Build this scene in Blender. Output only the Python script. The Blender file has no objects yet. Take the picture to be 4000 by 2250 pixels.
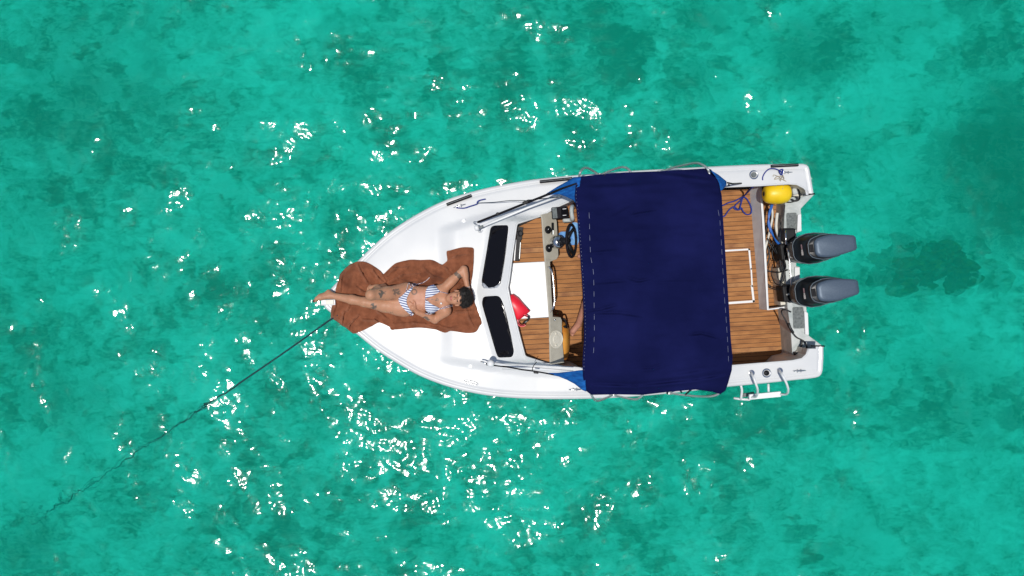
import bpy, bmesh, math, random
import numpy as np
from mathutils import Vector, Matrix, noise
from mathutils.geometry import delaunay_2d_cdt
from mathutils.bvhtree import BVHTree

rnd = random.Random(7)
S = bpy.context.scene
COL = S.collection

# ------------------------------------------------------------------ camera
CAMZ, FPX = 8.3, 2702.0                 # drone height above the water, focal length in photo pixels
cam_d = bpy.data.cameras.new('drone_camera')
cam = bpy.data.objects.new('drone_camera', cam_d)
COL.objects.link(cam)
cam.location = (0, 0, CAMZ)
cam_d.sensor_width = 36.0
cam_d.lens = 36.0 * FPX / 4000.0
cam_d.clip_start = 0.1
cam_d.clip_end = 3000
S.camera = cam

# ------------------------------------------------------------------ light
SUN = Vector((-0.095, -0.082, 1.0)).normalized()
W = bpy.data.worlds.new('World')
S.world = W
W.use_nodes = True
wn = W.node_tree.nodes
sky = wn.new('ShaderNodeTexSky')
sky.sky_type = 'NISHITA'
sky.sun_disc = False
sky.sun_elevation = math.asin(SUN.z)
sky.sun_rotation = math.atan2(SUN.x, SUN.y)
wn['Background'].inputs[1].default_value = 0.09
W.node_tree.links.new(sky.outputs[0], wn['Background'].inputs[0])
sl = bpy.data.lights.new('sun', 'SUN')
sl.energy = 3.3
sl.angle = math.radians(0.6)
sl.color = (1.0, 0.965, 0.91)
sun = bpy.data.objects.new('sun', sl)
COL.objects.link(sun)
sun.location = SUN * 30
sun.rotation_euler = (-SUN).to_track_quat('-Z', 'Y').to_euler()

S.view_settings.view_transform = 'Standard'
S.view_settings.look = 'None'
S.view_settings.exposure = 0.0
S.view_settings.gamma = 1.0
S.render.engine = 'CYCLES'
S.cycles.use_denoising = True
S.cycles.max_bounces = 8
S.cycles.transparent_max_bounces = 12
S.cycles.caustics_reflective = False
S.cycles.caustics_refractive = False
S.cycles.sample_clamp_indirect = 4.0
S.cycles.volume_bounces = 1

# ------------------------------------------------------------------ helpers
def P(u, v, z):
    """photo pixel (4000 wide) at height z -> point in the place"""
    d = (CAMZ - z) / FPX
    return Vector(((u - 2000) * d, (1125 - v) * d, z))

def pix(x, y, z):
    d = FPX / (CAMZ - z)
    return 2000 + x * d, 1125 - y * d

def itp(x, pts):
    if x <= pts[0][0]:
        return pts[0][1]
    for (a, fa), (b, fb) in zip(pts, pts[1:]):
        if x <= b:
            return fa + (fb - fa) * (x - a) / (b - a)
    return pts[-1][1]

def sst(t):
    t = max(0.0, min(1.0, t))
    return t * t * (3 - 2 * t)

def cl(t):
    return max(0.0, min(1.0, t))

def catmull(pts, per=6, closed=False):
    pts = [Vector(p) for p in pts]
    n = len(pts)
    out = []
    rng = range(n) if closed else range(n - 1)
    for i in rng:
        p1, p2 = pts[i], pts[(i + 1) % n]
        p0 = pts[i - 1] if (closed or i > 0) else p1 * 2 - p2
        p3 = pts[(i + 2) % n] if (closed or i + 2 < n) else p2 * 2 - p1
        for k in range(per):
            t = k / per
            out.append(0.5 * ((2 * p1) + (p2 - p0) * t + (2 * p0 - 5 * p1 + 4 * p2 - p3) * t * t + (3 * p1 - p0 - 3 * p2 + p3) * t ** 3))
    if not closed:
        out.append(pts[-1])
    return out

def attach(o, parent):
    if parent is not None:
        o.parent = parent
        o.matrix_parent_inverse = parent['_mw'] if False else Matrix.Translation(-Vector(parent.get('org', (0, 0, 0))))
    return o

def mk(name, verts, faces, mat, parent=None, smooth=True, bevel=0.0, solid=0.0, seg=2, auto=None):
    me = bpy.data.meshes.new(name)
    me.from_pydata([tuple(v) for v in verts], [], faces)
    me.update()
    o = bpy.data.objects.new(name, me)
    COL.objects.link(o)
    if mat is not None:
        me.materials.append(mat)
    if smooth:
        me.polygons.foreach_set('use_smooth', [True] * len(me.polygons))
        if auto is not None:
            try:
                me.set_sharp_from_angle(angle=math.radians(auto))
            except Exception:
                pass
    if solid:
        m = o.modifiers.new('thickness', 'SOLIDIFY')
        m.thickness = solid
        m.offset = -1
    if bevel:
        m = o.modifiers.new('bevel', 'BEVEL')
        m.width = bevel
        m.segments = seg
        m.limit_method = 'ANGLE'
    return attach(o, parent)

def empty(name, loc):
    o = bpy.data.objects.new(name, None)
    COL.objects.link(o)
    o.location = loc
    o.empty_display_size = 0.2
    o['org'] = tuple(loc)
    return o

def tag(o, label=None, cat=None, group=None, kind=None):
    if label: o['label'] = label
    if cat: o['category'] = cat
    if group: o['group'] = group
    if kind: o['kind'] = kind
    return o

class MB:
    """collects primitives into one mesh"""
    def __init__(self):
        self.v, self.f = [], []
    def add(self, v, f):
        n = len(self.v)
        self.v += [Vector(p) for p in v]
        self.f += [[i + n for i in q] for q in f]
        return self
    def box(self, c, s, rot=None):
        c = Vector(c)
        vs = []
        for dz in (-.5, .5):
            for dx, dy in ((-.5, -.5), (.5, -.5), (.5, .5), (-.5, .5)):
                p = Vector((dx * s[0], dy * s[1], dz * s[2]))
                if rot is not None:
                    p = rot @ p
                vs.append(c + p)
        return self.add(vs, [[3, 2, 1, 0], [4, 5, 6, 7], [0, 1, 5, 4], [1, 2, 6, 5], [2, 3, 7, 6], [3, 0, 4, 7]])
    def prism(self, poly, z0, z1):
        """poly: xy points counter-clockwise"""
        a = sum(p[0] * q[1] - q[0] * p[1] for p, q in zip(poly, list(poly[1:]) + [poly[0]]))
        if a < 0:
            poly = list(reversed(poly))
        n = len(poly)
        z0f = z0 if callable(z0) else (lambda x, y: z0)
        z1f = z1 if callable(z1) else (lambda x, y: z1)
        vs = [Vector((p[0], p[1], z0f(p[0], p[1]))) for p in poly] + [Vector((p[0], p[1], z1f(p[0], p[1]))) for p in poly]
        fs = [list(range(n - 1, -1, -1)), list(range(n, 2 * n))]
        fs += [[i, (i + 1) % n, n + (i + 1) % n, n + i] for i in range(n)]
        return self.add(vs, fs)
    def tube(self, pts, r, n=8, closed=False, cap=True):
        pts = [Vector(p) for p in pts]
        m = len(pts)
        rr = r if callable(r) else (lambda t: r)
        up = Vector((0, 0, 1))
        vs, fs = [], []
        prev = None
        for i, p in enumerate(pts):
            a = pts[i - 1] if (i > 0 or closed) else p
            b = pts[(i + 1) % m] if (i < m - 1 or closed) else p
            t = (b - a)
            t = t.normalized() if t.length > 1e-9 else Vector((1, 0, 0))
            if prev is None:
                s = t.cross(up)
                if s.length < 1e-3:
                    s = t.cross(Vector((0, 1, 0)))
            else:
                s = prev - t * prev.dot(t)
                if s.length < 1e-6:
                    s = t.cross(up)
            s.normalize()
            prev = s
            w = t.cross(s)
            ra = rr(i / max(1, m - 1))
            for k in range(n):
                an = 2 * math.pi * k / n
                vs.append(p + (s * math.cos(an) + w * math.sin(an)) * ra)
        for i in range(m if closed else m - 1):
            for k in range(n):
                a, b = i * n + k, i * n + (k + 1) % n
                c, d = ((i + 1) % m) * n + (k + 1) % n, ((i + 1) % m) * n + k
                fs.append([a, d, c, b])
        if cap and not closed:
            fs.append(list(range(n)))
            fs.append([(m - 1) * n + k for k in range(n - 1, -1, -1)])
        return self.add(vs, fs)
    def lathe(self, c, axis, prof, n=20):
        """prof: list of (distance along axis, radius)"""
        axis = Vector(axis).normalized()
        s = axis.orthogonal().normalized()
        w = axis.cross(s)
        c = Vector(c)
        vs, fs = [], []
        for a, r in prof:
            for k in range(n):
                an = 2 * math.pi * k / n
                vs.append(c + axis * a + (s * math.cos(an) + w * math.sin(an)) * r)
        for i in range(len(prof) - 1):
            for k in range(n):
                fs.append([i * n + k, i * n + (k + 1) % n, (i + 1) * n + (k + 1) % n, (i + 1) * n + k])
        fs.append(list(range(n - 1, -1, -1)))
        fs.append([(len(prof) - 1) * n + k for k in range(n)])
        return self.add(vs, fs)
    def rings(self, rings, cap=True):
        n = len(rings[0])
        vs = [p for r in rings for p in r]
        fs = []
        for i in range(len(rings) - 1):
            for k in range(n):
                fs.append([i * n + k, i * n + (k + 1) % n, (i + 1) * n + (k + 1) % n, (i + 1) * n + k])
        if cap:
            fs.append(list(range(n - 1, -1, -1)))
            fs.append([(len(rings) - 1) * n + k for k in range(n)])
        return self.add(vs, fs)
    def out(self, name, mat, parent=None, **k):
        return mk(name, self.v, self.f, mat, parent, **k)

def inpoly(x, y, poly):
    c = False
    n = len(poly)
    j = n - 1
    for i in range(n):
        xi, yi = poly[i][0], poly[i][1]
        xj, yj = poly[j][0], poly[j][1]
        if (yi > y) != (yj > y) and x < (xj - xi) * (y - yi) / (yj - yi) + xi:
            c = not c
        j = i
    return c

def resample(poly, step, closed=True):
    out = []
    n = len(poly)
    for i in range(n if closed else n - 1):
        a, b = Vector(poly[i][:2]), Vector(poly[(i + 1) % n][:2])
        k = max(1, int((b - a).length / step + .5))
        for j in range(k):
            out.append(a + (b - a) * (j / k))
    if not closed:
        out.append(Vector(poly[-1][:2]))
    return out

def tri_fill(poly, step, extra=(), jitter=0.15):
    """poly in any plane coordinates -> (points, triangles) filling it"""
    b = resample(poly, step)
    nb = len(b)
    xs = [p[0] for p in b]
    ys = [p[1] for p in b]
    pts = list(b)
    cell = {}
    for p in b:
        cell.setdefault((int(p.x // step), int(p.y // step)), []).append(p)
    y = min(ys) + step * .5
    row = 0
    while y < max(ys):
        x = min(xs) + (step * .5 if row % 2 else 0)
        while x < max(xs):
            px, py = x + rnd.uniform(-jitter, jitter) * step, y + rnd.uniform(-jitter, jitter) * step
            if inpoly(px, py, b):
                ok = True
                ci, cj = int(px // step), int(py // step)
                for di in (-1, 0, 1):
                    for dj in (-1, 0, 1):
                        for q in cell.get((ci + di, cj + dj), ()):
                            if (q.x - px) ** 2 + (q.y - py) ** 2 < (.55 * step) ** 2:
                                ok = False
                if ok:
                    pts.append(Vector((px, py)))
            x += step
        y += step * .87
        row += 1
    pts += [Vector(e) for e in extra]
    edges = [(i, (i + 1) % nb) for i in range(nb)]
    v2, e2, f2, ov, oe, of = delaunay_2d_cdt(pts, edges, [], 0, 1e-6)
    tris = []
    for f in f2:
        cx = sum(v2[i][0] for i in f) / len(f)
        cy = sum(v2[i][1] for i in f) / len(f)
        if inpoly(cx, cy, b):
            a = (v2[f[1]][0] - v2[f[0]][0]) * (v2[f[2]][1] - v2[f[0]][1]) - (v2[f[2]][0] - v2[f[0]][0]) * (v2[f[1]][1] - v2[f[0]][1])
            if abs(a) < 1e-9:
                continue
            tris.append(list(f) if a > 0 else list(reversed(f)))
    return v2, tris

def sheet(name, poly_px, zf, step, mat, parent=None, solid=0.0, auto=None, **k):
    """fills a plan outline given in photo pixels; zf(u,v) is its height"""
    v2, tr = tri_fill([(u, -v) for u, v in poly_px], step)
    vs = [P(p[0], -p[1], zf(p[0], -p[1])) for p in v2]
    return mk(name, vs, tr, mat, parent, solid=solid, auto=auto, **k)

def clip_half(poly, n, c, keep_less):
    out = []
    m = len(poly)
    for i in range(m):
        a, b = poly[i], poly[(i + 1) % m]
        da, db = a.dot(n) - c, b.dot(n) - c
        if keep_less:
            da, db = -da, -db
        if da >= 0:
            out.append(a)
        if (da > 0 > db) or (da < 0 < db):
            out.append(a + (b - a) * (da / (da - db)))
    return out

# ------------------------------------------------------------------ materials
def principled(name, col, rough=.5, metal=0.0, spec=.5, coat=0.0):
    m = bpy.data.materials.new(name)
    m.use_nodes = True
    b = m.node_tree.nodes['Principled BSDF']
    b.inputs['Base Color'].default_value = (*col, 1)
    b.inputs['Roughness'].default_value = rough
    b.inputs['Metallic'].default_value = metal
    b.inputs['Specular IOR Level'].default_value = spec
    if coat:
        b.inputs['Coat Weight'].default_value = coat
        b.inputs['Coat Roughness'].default_value = .08
    return m

def N(m, t, **kw):
    n = m.node_tree.nodes.new(t)
    for k, v in kw.items():
        setattr(n, k, v)
    return n

def L(m, a, b):
    m.node_tree.links.new(a, b)

def mottled(name, c1, c2, scale, rough=.5, detail=5, lo=.35, hi=.65, dist=0.0, bump=0.0, bscale=None, stretch=None, **kw):
    """two-tone noise material with optional fine relief"""
    m = principled(name, c1, rough, **kw)
    b = m.node_tree.nodes['Principled BSDF']
    tc = N(m, 'ShaderNodeTexCoord')
    vec = tc.outputs['Object']
    if stretch:
        mp = N(m, 'ShaderNodeMapping')
        mp.inputs['Scale'].default_value = stretch
        L(m, vec, mp.inputs['Vector'])
        vec = mp.outputs[0]
    no = N(m, 'ShaderNodeTexNoise')
    no.inputs['Scale'].default_value = scale
    no.inputs['Detail'].default_value = detail
    no.inputs['Distortion'].default_value = dist
    L(m, vec, no.inputs['Vector'])
    cr = N(m, 'ShaderNodeValToRGB')
    cr.color_ramp.elements[0].position = lo
    cr.color_ramp.elements[0].color = (*c1, 1)
    cr.color_ramp.elements[1].position = hi
    cr.color_ramp.elements[1].color = (*c2, 1)
    L(m, no.outputs['Fac'], cr.inputs[0])
    L(m, cr.outputs[0], b.inputs['Base Color'])
    if bump:
        n2 = N(m, 'ShaderNodeTexNoise')
        n2.inputs['Scale'].default_value = bscale or scale * 4
        n2.inputs['Detail'].default_value = 3
        L(m, vec, n2.inputs['Vector'])
        bp = N(m, 'ShaderNodeBump')
        bp.inputs['Strength'].default_value = bump
        bp.inputs['Distance'].default_value = .01
        L(m, n2.outputs['Fac'], bp.inputs['Height'])
        L(m, bp.outputs[0], b.inputs['Normal'])
    return m

M = {}
M['gelcoat'] = mottled('white_gelcoat', (.60, .61, .61), (.665, .67, .66), 2.3, .34, coat=.1)
M['hullpaint'] = mottled('hull_white', (.66, .68, .68), (.74, .75, .74), 2.0, .35)
M['cream'] = mottled('cream_gelcoat', (.60, .56, .46), (.70, .66, .56), 6, .4)
M['beige'] = mottled('beige_console', (.40, .37, .30), (.47, .44, .36), 9, .45)
M['teak_a'] = mottled('teak_foam_board', (.30, .118, .030), (.40, .168, .048), 3.2, .75, bump=.25, bscale=60, stretch=(1, 6, 1))
M['teak_b'] = mottled('teak_foam_board_worn', (.26, .100, .026), (.41, .175, .052), 4.2, .75, bump=.25, bscale=60, stretch=(1.4, 5, 1))
M['teak_c'] = mottled('teak_foam_board_stained', (.22, .080, .024), (.39, .175, .055), 6, .7, lo=.3, hi=.55, bump=.25, bscale=60)
M['seam'] = principled('dark_caulk', (.016, .011, .008), .8)
M['navy'] = mottled('navy_canvas', (.0052, .0070, .044), (.0084, .0108, .066), 2.2, .95, bump=.15, bscale=220, spec=.04)
M['blue_cloth'] = mottled('blue_mesh_cloth', (.006, .075, .30), (.012, .13, .42), 14, .85, stretch=(1, 4, 1), spec=.2)
M['thread'] = principled('pale_thread', (.22, .235, .34), .9)
M['steel'] = principled('stainless_steel', (.62, .63, .64), .22, 1.0)
M['alu'] = mottled('dull_aluminium_tube', (.42, .45, .45), (.55, .57, .56), 8, .4, metal=.6)
M['black'] = mottled('black_plastic', (.006, .006, .007), (.016, .016, .018), 14, .5, spec=.2)
M['blackrub'] = mottled('black_rubber', (.006, .005, .007), (.014, .012, .016), 30, .7, spec=.15)
M['glass'] = principled('dark_tinted_acrylic', (.005, .0045, .006), .10, spec=.28)
M['film'] = mottled('peeled_clear_acrylic', (.20, .22, .25), (.45, .47, .5), 40, .15)
M['towel'] = None
M['white'] = mottled('white_plastic', (.72, .73, .73), (.78, .78, .77), 6, .4)
M['grey_panel'] = mottled('grey_painted_panel', (.55, .56, .58), (.64, .65, .66), 4, .5, stretch=(1, 3, 1))
M['pad'] = mottled('worn_grey_nonslip_pad', (.10, .115, .115), (.20, .22, .215), 45, .85, bump=.4, bscale=200)
M['step'] = mottled('weathered_white_step', (.36, .40, .39), (.58, .60, .58), 6, .55, dist=1)
M['cowl'] = mottled('black_cowl_paint', (.005, .007, .009), (.012, .015, .018), 5, .30, spec=.35)
M['cowltop'] = mottled('blue_grey_metallic_cowl', (.070, .100, .140), (.085, .118, .160), 60, .48, metal=.3)
M['cowltrim'] = principled('grey_trim', (.09, .115, .135), .4)
M['badge'] = principled('faded_badge', (.42, .38, .36), .5)
M['badge2'] = principled('pinkish_badge', (.24, .15, .16), .5)
M['yellow'] = mottled('yellow_buoy_plastic', (.80, .52, .008), (.86, .60, .015), 7, .42, bump=.08, bscale=50)
M['orange'] = mottled('orange_shell', (.72, .25, .03), (.80, .36, .06), 6, .4)
M['red'] = mottled('red_pvc_cloth', (.72, .012, .03), (.82, .02, .045), 8, .38)
M['rope_blue'] = mottled('blue_rope', (.012, .02, .16), (.03, .05, .30), 90, .85)
M['rope_dark'] = mottled('dark_teal_rope', (.004, .018, .03), (.010, .035, .05), 60, .9)
M['rope_tan'] = principled('pale_cord', (.42, .36, .26), .9)
M['hose_white'] = mottled('white_hose', (.55, .52, .45), (.68, .66, .58), 12, .5)
M['hose_blue'] = principled('blue_hose', (.01, .11, .42), .35)
M['cable'] = principled('black_cable', (.01, .01, .011), .45)
M['ltblue'] = mottled('light_blue_cloth', (.10, .27, .60), (.20, .42, .72), 12, .85)
M['hair'] = mottled('dark_hair', (.006, .005, .004), (.02, .015, .012), 60, .55, bump=.8, bscale=150)

# ------------------------------------------------------------------ water and seabed
def axis_coords(a, b, d, far):
    c = list(np.arange(a, b + d * .5, d))
    s, hi, lo = d, b, a
    out_hi, out_lo = [], []
    while hi < far:
        s *= 1.28
        hi += s
        lo -= s
        out_hi.append(hi)
        out_lo.append(lo)
    return np.array(list(reversed(out_lo)) + c + out_hi)

def grid_object(name, xs, ys, zf, mat):
    X, Y = np.meshgrid(xs, ys)
    Z = zf(X, Y)
    nx, ny = len(xs), len(ys)
    co = np.stack([X, Y, Z], -1).reshape(-1, 3).astype(np.float32)
    i = np.arange(nx * ny).reshape(ny, nx)
    q = np.stack([i[:-1, :-1], i[:-1, 1:], i[1:, 1:], i[1:, :-1]], -1).reshape(-1, 4).astype(np.int32)
    return raw_mesh(name, co, q, mat)

def raw_mesh(name, co, q, mat, parent=None):
    me = bpy.data.meshes.new(name)
    me.vertices.add(len(co))
    me.vertices.foreach_set('co', co.astype(np.float32).ravel())
    me.loops.add(q.size)
    me.loops.foreach_set('vertex_index', q.astype(np.int32).ravel())
    me.polygons.add(len(q))
    me.polygons.foreach_set('loop_start', np.arange(0, q.size, q.shape[1], dtype=np.int32))
    me.polygons.foreach_set('loop_total', np.full(len(q), q.shape[1], dtype=np.int32))
    me.polygons.foreach_set('use_smooth', np.ones(len(q), dtype=bool))
    me.update(calc_edges=True)
    me.validate()
    o = bpy.data.objects.new(name, me)
    COL.objects.link(o)
    if mat is not None:
        me.materials.append(mat)
    return attach(o, parent)

rs = np.random.RandomState(11)
comps = []
for lam0, lam1, n, slope in ((1.6, 3.2, 8, .046), (.6, 1.3, 16, .080), (.22, .5, 26, .076), (.10, .19, 30, .084)):
    for _ in range(n):
        lam = rs.uniform(lam0, lam1)
        k = 2 * math.pi / lam
        th = rs.normal(.9, .95)
        amp = slope * math.sqrt(2.0 / n) / k
        comps.append((k * math.cos(th), k * math.sin(th), amp, rs.uniform(0, 6.28)))

def waves(X, Y):
    Z = np.zeros_like(X)
    fade = np.clip((26 - np.hypot(X, Y)) / 12, 0, 1)
    for kx, ky, a, ph in comps:
        # gentle warp so that crests wander
        Z += a * np.sin(kx * X + ky * Y + ph + .7 * np.sin(.55 * X * (ky / math.hypot(kx, ky)) - .6 * Y + ph * 2))
    return Z * fade

def water_material():
    m = bpy.data.materials.new('sea_water')
    m.use_nodes = True
    nt = m.node_tree
    nt.nodes.clear()
    out = N(m, 'ShaderNodeOutputMaterial')
    tc = N(m, 'ShaderNodeTexCoord')
    n1 = N(m, 'ShaderNodeTexNoise')
    n1.inputs['Scale'].default_value = 10.0
    n1.inputs['Detail'].default_value = 1.0
    n1.inputs['Distortion'].default_value = .6
    L(m, tc.outputs['Object'], n1.inputs['Vector'])
    bp = N(m, 'ShaderNodeBump')
    bp.inputs['Strength'].default_value = 1.0
    bp.inputs['Distance'].default_value = .007
    L(m, n1.outputs['Fac'], bp.inputs['Height'])
    tr = N(m, 'ShaderNodeBsdfTransparent')
    tr.inputs['Color'].default_value = (1, 1, 1, 1)
    rf = N(m, 'ShaderNodeBsdfRefraction')
    rf.inputs['IOR'].default_value = 1.333
    rf.inputs['Roughness'].default_value = 0.0
    mx = N(m, 'ShaderNodeMixShader')
    mx.inputs[0].default_value = .36
    L(m, tr.outputs[0], mx.inputs[1])
    L(m, rf.outputs[0], mx.inputs[2])
    gl = N(m, 'ShaderNodeBsdfGlossy')
    gl.inputs['Roughness'].default_value = .095
    L(m, bp.outputs[0], gl.inputs['Normal'])
    fr = N(m, 'ShaderNodeFresnel')
    fr.inputs['IOR'].default_value = 1.333
    L(m, bp.outputs[0], fr.inputs['Normal'])
    mf = N(m, 'ShaderNodeMixShader')
    L(m, fr.outputs[0], mf.inputs[0])
    L(m, mx.outputs[0], mf.inputs[1])
    L(m, gl.outputs[0], mf.inputs[2])
    L(m, mf.outputs[0], out.inputs['Surface'])
    return m

water = grid_object('sea_water', axis_coords(-8.2, 8.2, .026, 420), axis_coords(-5.6, 5.6, .026, 420), waves, water_material())
tag(water, kind='structure')
# the body of the water: an even, faintly milky turquoise volume between the surface and the seabed
wbm = bpy.data.materials.new('turquoise_water_body')
wbm.use_nodes = True
wbm.node_tree.nodes.clear()
vo = N(wbm, 'ShaderNodeOutputMaterial')
vs_ = N(wbm, 'ShaderNodeVolumeScatter')
vs_.inputs['Color'].default_value = (.002, .93, .68, 1)
vs_.inputs['Density'].default_value = .14
vs_.inputs['Anisotropy'].default_value = -.35
va_ = N(wbm, 'ShaderNodeVolumeAbsorption')
va_.inputs['Color'].default_value = (.16, .970, .912, 1)
va_.inputs['Density'].default_value = .9
ad_ = N(wbm, 'ShaderNodeAddShader')
L(wbm, vs_.outputs[0], ad_.inputs[0])
L(wbm, va_.outputs[0], ad_.inputs[1])
L(wbm, ad_.outputs[0], vo.inputs['Volume'])
wb = MB().box((0, 0, -1.66), (760, 760, 3.2)).out('water_body', wbm, smooth=False)
tag(wb, kind='structure')

BED = -2.7
weed = [  # (u, v, radius px, strength) of the darker weed beds, as seen in the photo
    (3960, 600, 130, .7), (3500, 1180, 90, .35), (900, 780, 110, .4), (560, 1080, 130, .4), (3250, 1560, 110, .4), (3050, 2000, 150, .35), (640, 400, 110, .4), (1560, 90, 120, .3), (2560, 1760, 110, .3), (3300, 2100, 130, .35), (60, 900, 120, .4), (1900, 420, 90, .25)]
wr_ = random.Random(21)
for u0, v0, n_, sp, s0 in ((3880, 600, 20, 230, 1.0), (3720, 850, 12, 210, .8), (3585, 1050, 4, 60, .6), (3850, 1450, 10, 300, .45), (2850, 120, 9, 230, .8), (420, 300, 9, 190, .65), (250, 1600, 8, 170, .65), (80, 2090, 5, 80, 1.0), (3400, 350, 8, 260, .4)):
    for _ in range(n_):
        weed.append((wr_.gauss(u0, sp * .7), wr_.gauss(v0, sp * .6), wr_.uniform(45, 120), s0 * wr_.uniform(.7, 1.0)))
weed_w = [(*P(u, v, BED)[:2], r * (CAMZ - BED) / FPX, s) for u, v, r, s in weed]

def bed_z(X, Y):
    Z = np.full_like(X, BED)
    for a, b, c, d, e in ((.9, .4, .05, 1, 0), (-.5, 1.1, .05, .5, 2), (2.1, -1.3, .03, .1, 1), (1.7, 2.6, .025, .4, 3), (4.1, 3.2, .015, .1, 5), (-5.1, 3.9, .015, .1, 4)):
        Z += c * np.sin(a * X + b * Y + e + 1.2 * np.sin(d * X - .8 * Y))
    return Z

def seabed_material():
    m = bpy.data.materials.new('seabed_sand_and_weed')
    m.use_nodes = True
    b = m.node_tree.nodes['Principled BSDF']
    b.inputs['Roughness'].default_value = .95
    b.inputs['Specular IOR Level'].default_value = .1
    tc = N(m, 'ShaderNodeTexCoord')
    # wandering coordinates
    def noise_n(scale, detail, dist, rough=.55):
        n = N(m, 'ShaderNodeTexNoise')
        n.inputs['Scale'].default_value = scale
        n.inputs['Detail'].default_value = detail
        n.inputs['Roughness'].default_value = rough
        n.inputs['Distortion'].default_value = dist
        return n
    def math_n(op, a, b_, clamp=False):
        n = N(m, 'ShaderNodeMath', operation=op)
        n.use_clamp = clamp
        for i, x in ((0, a), (1, b_)):
            if isinstance(x, (int, float)):
                n.inputs[i].default_value = x
            else:
                L(m, x, n.inputs[i])
        return n.outputs[0]
    def c0(x, k):
        return math_n('MULTIPLY', math_n('SUBTRACT', x, .5), k)
    mpr = N(m, 'ShaderNodeMapping')                    # streaks of light bent by the waves, put into the bed colour
    mpr.inputs['Rotation'].default_value = (0, 0, -.85)
    mpr.inputs['Scale'].default_value = (1, 2.2, 1)
    L(m, tc.outputs['Object'], mpr.inputs['Vector'])
    wv = noise_n(.8, 2, 0)
    L(m, tc.outputs['Object'], wv.inputs['Vector'])
    wr = noise_n(3.4, 2, 0)
    L(m, mpr.outputs[0], wr.inputs['Vector'])
    vm0 = N(m, 'ShaderNodeVectorMath', operation='MULTIPLY_ADD')
    L(m, wv.outputs['Color'], vm0.inputs[0])
    vm0.inputs[1].default_value = (.55, .55, 0)
    L(m, tc.outputs['Object'], vm0.inputs[2])
    vm = N(m, 'ShaderNodeVectorMath', operation='MULTIPLY_ADD')
    L(m, wr.outputs['Color'], vm.inputs[0])
    vm.inputs[1].default_value = (.5, .5, 0)
    L(m, vm0.outputs[0], vm.inputs[2])
    big = noise_n(.50, 3, .3)
    mid = noise_n(1.35, 3, .9, .5)
    fin = noise_n(3.2, 3, 1.3, .5)
    grit = noise_n(11.0, 3, .3, .5)
    for n in (big, mid, fin, grit):
        L(m, vm.outputs[0], n.inputs['Vector'])
    lens_rip = noise_n(4.2, 3, .8, .5)
    L(m, mpr.outputs[0], lens_rip.inputs['Vector'])
    v = math_n('ADD', c0(big.outputs['Fac'], 1.15), c0(mid.outputs['Fac'], 1.75))
    v = math_n('ADD', v, c0(fin.outputs['Fac'], 1.25))
    v = math_n('ADD', v, c0(lens_rip.outputs['Fac'], .95))
    v = math_n('ADD', v, c0(grit.outputs['Fac'], .45))
    v = math_n('ADD', v, .50)
    # weed beds from a per-vertex amount, edges broken up by the noise
    at = N(m, 'ShaderNodeAttribute', attribute_name='weed')
    w2 = math_n('ADD', math_n('MULTIPLY', at.outputs['Fac'], .72), c0(mid.outputs['Fac'], 1.9))
    w2 = math_n('ADD', w2, c0(fin.outputs['Fac'], 1.5))
    w2 = math_n('ADD', w2, c0(lens_rip.outputs['Fac'], .8))
    w2 = math_n('ADD', w2, c0(grit.outputs['Fac'], .9))
    w3 = N(m, 'ShaderNodeMapRange', interpolation_type='SMOOTHSTEP')
    w3.inputs['From Min'].default_value = .26
    w3.inputs['From Max'].default_value = .68
    L(m, w2, w3.inputs['Value'])
    wm = math_n('MULTIPLY', w3.outputs[0], math_n('MULTIPLY', at.outputs['Fac'], 1.25, True), True)
    cr = N(m, 'ShaderNodeValToRGB')
    e = cr.color_ramp.elements
    e[0].position = .14
    e[0].color = (.08, .09, .07, 1)
    e[1].position = .95
    e[1].color = (.90, .89, .84, 1)
    for ps, cc in ((.32, (.24, .25, .20)), (.44, (.44, .45, .39)), (.50, (.54, .54, .48)), (.60, (.62, .62, .56)), (.70, (.73, .72, .67))):
        x = cr.color_ramp.elements.new(ps)
        x.color = (*cc, 1)
    L(m, v, cr.inputs[0])
    mx = N(m, 'ShaderNodeMixRGB')
    L(m, wm, mx.inputs[0])
    L(m, cr.outputs[0], mx.inputs[1])
    mx.inputs[2].default_value = (.040, .042, .020, 1)
    L(m, mx.outputs[0], b.inputs['Base Color'])
    return m

bx, by = axis_coords(-9.5, 9.5, .11, 420), axis_coords(-6.5, 6.5, .11, 420)
bed = grid_object('seabed', bx, by, bed_z, seabed_material())
tag(bed, kind='structure')
BX, BY = np.meshgrid(bx, by)
wa = np.zeros(BX.size, dtype=np.float32)
for wx, wy, wr, s in weed_w:
    d = np.hypot(BX.ravel() - wx, BY.ravel() - wy) / wr
    wa = 1 - (1 - wa) * (1 - .8 * s * np.exp(-.9 * d * d).astype(np.float32))
at = bed.data.attributes.new('weed', 'FLOAT', 'POINT')
at.data.foreach_set('value', wa)

# ------------------------------------------------------------------ the boat: plan and heights
def zs_u(u):           # sheer height along the photo's u
    return itp(u, [(1250, .95), (1700, .86), (2100, .81), (2600, .78), (3230, .75)])

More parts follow.
